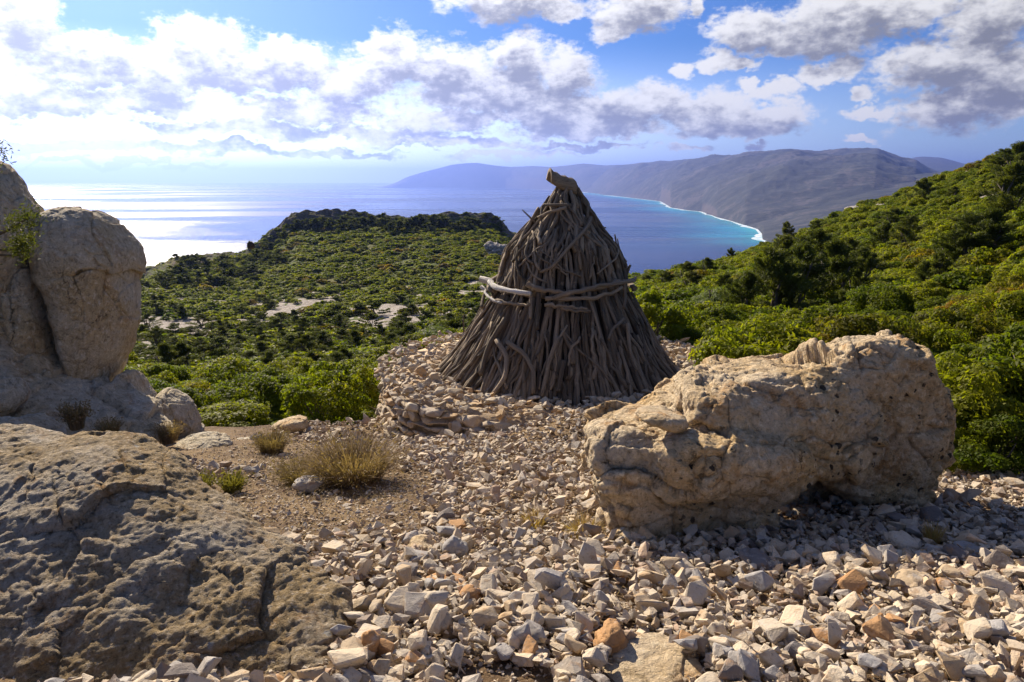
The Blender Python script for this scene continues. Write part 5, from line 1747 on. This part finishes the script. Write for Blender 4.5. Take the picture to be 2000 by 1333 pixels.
# --- left valley, near bank below the rim
x, y = polar_pts(900, -34, 8, 10.5, 34, vg, 0.8)
k = clear_of_path(x, y) & ~((np.hypot(x - HUT[0], y - HUT[1]) < 3.4))
x, y = x[k], y[k]
o_ = np.argsort(np.hypot(x, y)); x, y = x[o_], y[o_]
lx, ly, ls = [], [], []
for xi, yi in zip(x, y):
    r = math.hypot(xi, yi)
    s_ = vg.choice([vg.uniform(0.7, 1.1), vg.uniform(1.2, 2.0)]) * np.interp(r, [10, 20, 34], [0.8, 1.2, 1.5])
    if any((xi - q[0]) ** 2 + (yi - q[1]) ** 2 < (0.31 * (s_ + q[2])) ** 2 for q in zip(lx, ly, ls)): continue
    lx.append(xi); ly.append(yi); ls.append(s_)
lx, ly, ls = np.array(lx), np.array(ly), np.array(ls)
NL = 120
for i in range(min(NL, len(lx))):
    shrub(lx[i], ly[i], ls[i], i + 2, 'green mastic shrub below the left rim', 'mastic shrubs below the left rim', MAST_N, stems=i < 50, sq=vg.uniform(0.6, 1.2))
cover('mastic_scrub', np.stack([lx[NL:], ly[NL:], terrain(lx[NL:], ly[NL:]) - 0.05], 1), ls[NL:], vg.uniform(0, 6.28, len(lx) - NL), C_NEAR, 'green and rusty mastic scrub below the left rim', sq=vg.uniform(0.6, 1.2, len(lx) - NL))
x, y = polar_pts(26000, -36, 10, 32, 300, vg, 1.05)
r = np.hypot(x, y); b_ = bare(x, y)
k = (vg.random(len(x)) > b_ * 0.98) & (vg.random(len(x)) < np.interp(r, [32, 60, 110, 200, 300], [1, 0.75, 0.48, 0.36, 0.4]))
k &= terrain(x, y) / r > -9
x, y, r = x[k], y[k], r[k]
s_ = vg.uniform(0.5, 1.6, len(x)) ** 1.3 * np.interp(r, [32, 100, 300], [1.25, 1.5, 2.0])
cover('valley_scrub', np.stack([x, y, terrain(x, y) - 0.1], 1), s_, vg.uniform(0, 6.28, len(x)), C_FAR, 'low green scrub over the valley and the far hill', sq=0.75)

# --- junipers
JLAB = {}


def juniper(px, py, hpx, label, group=None, wide=1.0, near=True, kind='juniper_tree', meshes=None, r0=6.0):
    g = hit(px, py, r0=r0)
    rr_ = math.hypot(g[0], g[1])
    hgt = hpx * rr_ / F0
    t_ = empty(kind, (g[0], g[1], g[2] - 0.06 * hgt), vg.uniform(0, 6.28))
    t_.scale = (hgt * wide, hgt * wide, hgt)
    ms = meshes or (JUN_N if near else JUN_F)
    link('crown', ms[int(vg.integers(0, len(ms)))], t_)
    link('trunk', TRUNKS[int(vg.integers(0, 3))], t_)
    tag(t_, label, 'tree', group)
    return t_


RJ = 'junipers on the right-hand slope'
for i, (px, py, h, wd) in enumerate([(1500, 640, 150, 1.1), (1565, 615, 135, 1.1), (1625, 600, 125, 1.1), (1450, 645, 115, 1.1), (1672, 590, 100, 1.0), (1590, 560, 105, 1.2), (1525, 560, 95, 1.2), (1540, 640, 110, 1.2), (1640, 640, 70, 1.3),
                                     (1890, 530, 100, 1.2), (1930, 520, 95, 1.2), (1860, 540, 80, 1.2), (1975, 440, 100, 1.3), (1770, 500, 70, 1.2), (1720, 505, 65, 1.2), (1655, 535, 65, 1.2), (1700, 560, 60, 1.3), (1830, 560, 60, 1.2),
                                     (1985, 365, 70, 1.4), (1955, 340, 40, 1.5), (1800, 405, 48, 1.3), (1860, 395, 26, 1.5), (1745, 455, 42, 1.5), (1480, 590, 70, 1.3), (1415, 590, 55, 1.3), (1350, 580, 50, 1.4)]):
    juniper(px, py, h, *(('dark green juniper in the big dark clump right of the hut', RJ + ', big clump') if px < 1700 and py > 530 else ('dark green juniper high on the right-hand slope', RJ + ', high up')), wd)
for i, (px, py, h, wd) in enumerate([(1262, 575, 38, 1.5), (1300, 572, 42, 1.5), (1340, 560, 48, 1.5), (1378, 545, 40, 1.5)]):
    juniper(px, py, h, 'dark juniper in the clump behind the right side of the hut', 'junipers behind the hut', wd)
for i, (px, py, h, wd, lab) in enumerate([(1426, 520, 34, 1.0, 'small dark juniper on the ridge left of the turquoise bay corner'), (1535, 482, 46, 1.1, 'dark juniper on the ridge beside the foam-edged cliff foot'), (1592, 462, 30, 1.2, 'small juniper on the ridge between two larger ones'),
                                          (1668, 416, 34, 1.4, 'round dark juniper on the skyline halfway up the right ridge'), (1798, 362, 26, 1.1, 'small dark juniper on the skyline against the far blue hill'),
                                          (1838, 342, 34, 1.3, 'leftmost juniper of the skyline row high on the right ridge'), (1868, 334, 42, 1.2, 'second juniper of the skyline row high on the right ridge'), (1895, 328, 50, 1.2, 'tallest juniper of the skyline row high on the right ridge'),
                                          (1925, 318, 36, 1.3, 'last juniper of the skyline row high on the right ridge'), (1992, 290, 26, 1.4, 'juniper at the top right corner of the slope')]):
    juniper(px, py, h, lab, None, wd)
juniper(1800, 590, 72, 'small grey-green young tree standing in the bright scrub of the right slope', None, 0.75, meshes=JUN_N)
for (px, py, h, wd, lab) in [(1395, 635, 95, 1.05, 'pale silvery-green rounded tree right of the hut'), (862, 700, 92, 1.2, 'large round pale green tree left of the hut'), (805, 712, 62, 1.2, 'smaller pale green tree beside the large round one')]:
    juniper(px, py, h, lab, None, wd, kind='pale_tree', meshes=OLI)
# valley junipers
def vlabel(px, py):
    zn = 'beside the head-shaped rock' if px < 400 else ('in the middle of the valley' if px < 700 else 'towards the hut')
    hh_ = 'on the far side' if py < 625 else ('in the dark belt' if py < 690 else 'above the near bushes')
    return 'dark olive juniper %s, %s' % (hh_, zn), 'junipers %s, %s' % (hh_, zn)


placed = []
tries = 0
while len(placed) < 150 and tries < 6000:
    tries += 1
    px, py = vg.uniform(235, 990), vg.uniform(545, 745)
    dens = math.exp(-((py - 670) / 60) ** 2) + 0.12
    lim = 690 + (px - 240) * 0.06 if px < 700 else 660
    if vg.random() > dens or py > lim + 55: continue
    g = hit(px, py, n=260)
    if bare(g[0], g[1])[0] > 0.75 and vg.random() < 0.8: continue
    hm = vg.uniform(1.2, 2.4)
    hpx = hm * F0 / math.hypot(g[0], g[1])
    if any(abs(px - q[0]) < 0.28 * (hpx + q[2]) and abs(py - q[1]) < 0.14 * (hpx + q[2]) for q in placed): continue
    placed.append((px, py, hpx))
    juniper(px, py, hpx, *vlabel(px, py), vg.uniform(1.3, 2.1), near=py > 640)
for i in range(70):
    px = vg.uniform(575, 985); py = 450 + vg.normal(0, 5)
    juniper(px, py, vg.uniform(12, 26), 'dark bushy tree along the foot of the plateau cliff', 'trees below the plateau cliff', vg.uniform(1.2, 1.8), near=False, r0=30)
for i in range(16):
    px = vg.uniform(600, 960)
    juniper(px, 424 + vg.uniform(0, 3), vg.uniform(6, 12), 'small dark shrub on the plateau edge', 'shrubs on the plateau edge', 1.6, near=False, r0=200)
for i in range(60):
    px = vg.uniform(285, 560); py = np.interp(px, [280, 340, 400, 480, 560], [560, 520, 512, 510, 465]) + vg.uniform(4, 60)
    juniper(px, py, vg.uniform(12, 24), 'dark shrub on the green slope below the left skyline', 'shrubs below the left skyline', vg.uniform(1.2, 1.8), near=False, r0=60)
for px, py, h in [(345, 512, 16), (362, 508, 8), (402, 502, 8), (470, 500, 8)]:
    juniper(px, py, h, 'tiny dark bush on the left skyline against the bright sea', 'bushes on the left skyline', 1.3, near=False, r0=100)
# outcrops on the land
for i, (px, py, wpx, hpx, lab) in enumerate([(970, 485, 60, 36, 'grey rock outcrop on the far slope beside the hut'), (490, 480, 16, 18, 'small dark rock tooth on the left skyline'), (815, 790, 50, 18, 'pale flat rock among the bushes left of the platform'), (545, 800, 40, 14, 'grey rock peeping from the bushes below the rim'),
                                             (1680, 408, 60, 16, 'grey limestone outcrop on the right ridge below the skyline juniper'), (1735, 402, 50, 14, 'grey limestone outcrop right of the first one on the ridge'), (1890, 338, 60, 12, 'row of pale rocks under the skyline junipers')]):
    g = hit(px, py + hpx * 0.4, r0=8)
    m_ = g[1] / CP / F0
    rg2 = np.random.default_rng(i + 400)
    poly = [(px + wpx / 2 * math.cos(a) * rg2.uniform(0.75, 1.15), py - hpx / 2 * math.sin(a) * rg2.uniform(0.6, 1.2)) for a in np.linspace(0, 6.28, 12)[:-1]]
    sz_ = wpx * m_
    rock('outcrop', poly, (px, py), g[1], sz_ * 0.3, 5, 0.8, 0.1, M_far_rock if i != 1 else M_cliff, 400 + i, 0.08 * sz_, 0.10 * sz_, 0.06 * sz_, 0.03 * sz_, 0.02 * sz_, 2.2 / sz_, label=lab, cat='rock')

# --- dry plants on the ledge
def tuft(px, py, wpx, hpx, n, mat, label, name='dry_shrub', top=0.0, seed=1, bw=0.004, base=None):
    g = ghit(px, py) if base is None else base
    m_ = g[1] / CP / F0
    o = link(name, tuft_mesh(name, seed, n, wpx * m_, hpx * m_, bw, mat, 0.9, top), None, (g[0], g[1], g[2] - 0.01), (0, 0, 0))
    tag(o, label, 'plant' if name != 'dry_grass_tuft' else 'grass')
    return o


tuft(690, 940, 250, 84, 1700, M_heath, 'large brown-green dry shrub in the middle of the ledge', top=0.4, seed=1)
tuft(590, 945, 140, 48, 900, M_heath, 'left arm of dry stems beside the large brown-green shrub', top=0.5, seed=2)
tuft(532, 885, 95, 45, 800, M_heath, 'low brown dry shrub on the rim beside the square block', top=0.3, seed=3)
tuft(392, 962, 70, 42, 500, M_thyme, 'yellow-green tuft beside the foreground boulder, left of two', 'green_tuft', 0.3, 4)
tuft(455, 962, 70, 42, 500, M_thyme, 'yellow-green tuft beside the foreground boulder, right of two', 'green_tuft', 0.3, 5)
tuft(330, 862, 70, 40, 450, M_heath, 'grey dry shrub at the foot of the round pale rock', 'dry_shrub', 0.3, 6, base=at(330, 862, 7.4))
tuft(215, 868, 60, 48, 450, M_heath, 'dark dry shrub on the bedrock, right of the flowering one', 'dry_shrub', 0.3, 7, base=at(215, 860, 6.3))
tuft(150, 842, 60, 52, 420, M_heath, 'dry shrub with pale seed heads on the bedrock', 'dry_shrub', 1.5, 8, base=at(150, 836, 6.3))
for i, (px, py, wpx, hpx, lab) in enumerate([(1140, 1050, 120, 44, 'straw-coloured grass tuft at the left foot of the long boulder'), (1045, 1030, 90, 34, 'thin straw-coloured grass between stones left of the long boulder'), (1565, 960, 70, 60, 'dry grass in the hollow under the long boulder'),
                                             (1820, 1070, 60, 60, 'dry grass stalks behind the bright cream rock'), (1640, 1100, 80, 20, 'flat dry grass in the shade of the long boulder'), (1885, 1290, 80, 30, 'dry grass among grey stones near the lower right corner'), (1180, 990, 60, 34, 'dry grass beside the dead branch')]):
    tuft(px, py, wpx, hpx, 260, M_straw, lab, 'dry_grass_tuft', 0.0, 20 + i, 0.0025)
# scattered straw on the bare soil
n_ = 12000
sx = vg.uniform(-3.4, 2.0, n_); sy = vg.uniform(2.6, 8.6, n_)
k = vg.random(n_) < soil_w(sx, sy) * 0.9 + 0.05
sx, sy = sx[k], sy[k]
a = vg.uniform(0, 6.28, len(sx)); l_ = vg.uniform(0.03, 0.10, len(sx)); zz = ledge(sx, sy)
d_ = np.stack([np.cos(a), np.sin(a), vg.uniform(0.0, 0.6, len(sx))], 1); s2_ = np.stack([-np.sin(a), np.cos(a), 0 * a], 1) * 0.0022
P = np.stack([sx, sy, zz + 0.004], 1)
V = np.stack([P - s2_, P + s2_, P + d_ * l_[:, None] + s2_ * 0.3, P + d_ * l_[:, None] - s2_ * 0.3], 1).reshape(-1, 3)
me = mesh_from('dry_grass', V, np.arange(len(V)).reshape(-1, 4), False, M_straw)
fattr(me, 'tint', np.repeat(vg.random(len(sx)), 4))
tag(link('dry_grass', me), 'short straw lying on the brown soil', kind='stuff')
# juniper twigs hanging over the left rock face
r_ = empty('juniper_branch', tuple(at(-60, 470, 6.6)))
tag(r_, 'thin juniper branches hanging in front of the rock at the left edge', 'branch')
for q, pts in enumerate([[(-60, 470), (10, 455), (45, 432), (62, 425)], [(-60, 478), (0, 490), (35, 488), (52, 480)], [(-60, 495), (20, 500), (50, 498)]]):
    C = np.array([at(p[0], p[1], 6.5 + 0.05 * q) for p in pts]) - np.array(r_.location)
    qq = np.linspace(0, 1, 8); q0 = np.linspace(0, 1, len(C))
    C = np.stack([np.interp(qq, q0, C[:, i]) for i in range(3)], 1)
    link('twig', stick_mesh('twig', [tube(C, 0.014 * (1.2 - qq), 5, hr, 0.1)], M_log, [0.2]), r_)
for q, (px, py, n) in enumerate([(55, 425, 260), (30, 437, 200), (40, 485, 420), (48, 470, 250), (-5, 300, 200)]):
    P = np.array([at(px, py, 6.5)]) - np.array(r_.location) + vg.normal(0, 0.055, (n, 3))
    V, F = leaf_quads(P, vg.normal(size=(n, 3)), 0.045, 0.010, vg)
    me = mesh_from('needles', V, F, False, M_juniper)
    fattr(me, 'tint', np.repeat(vg.random(n), 4))
    link('needles', me, r_)
#END
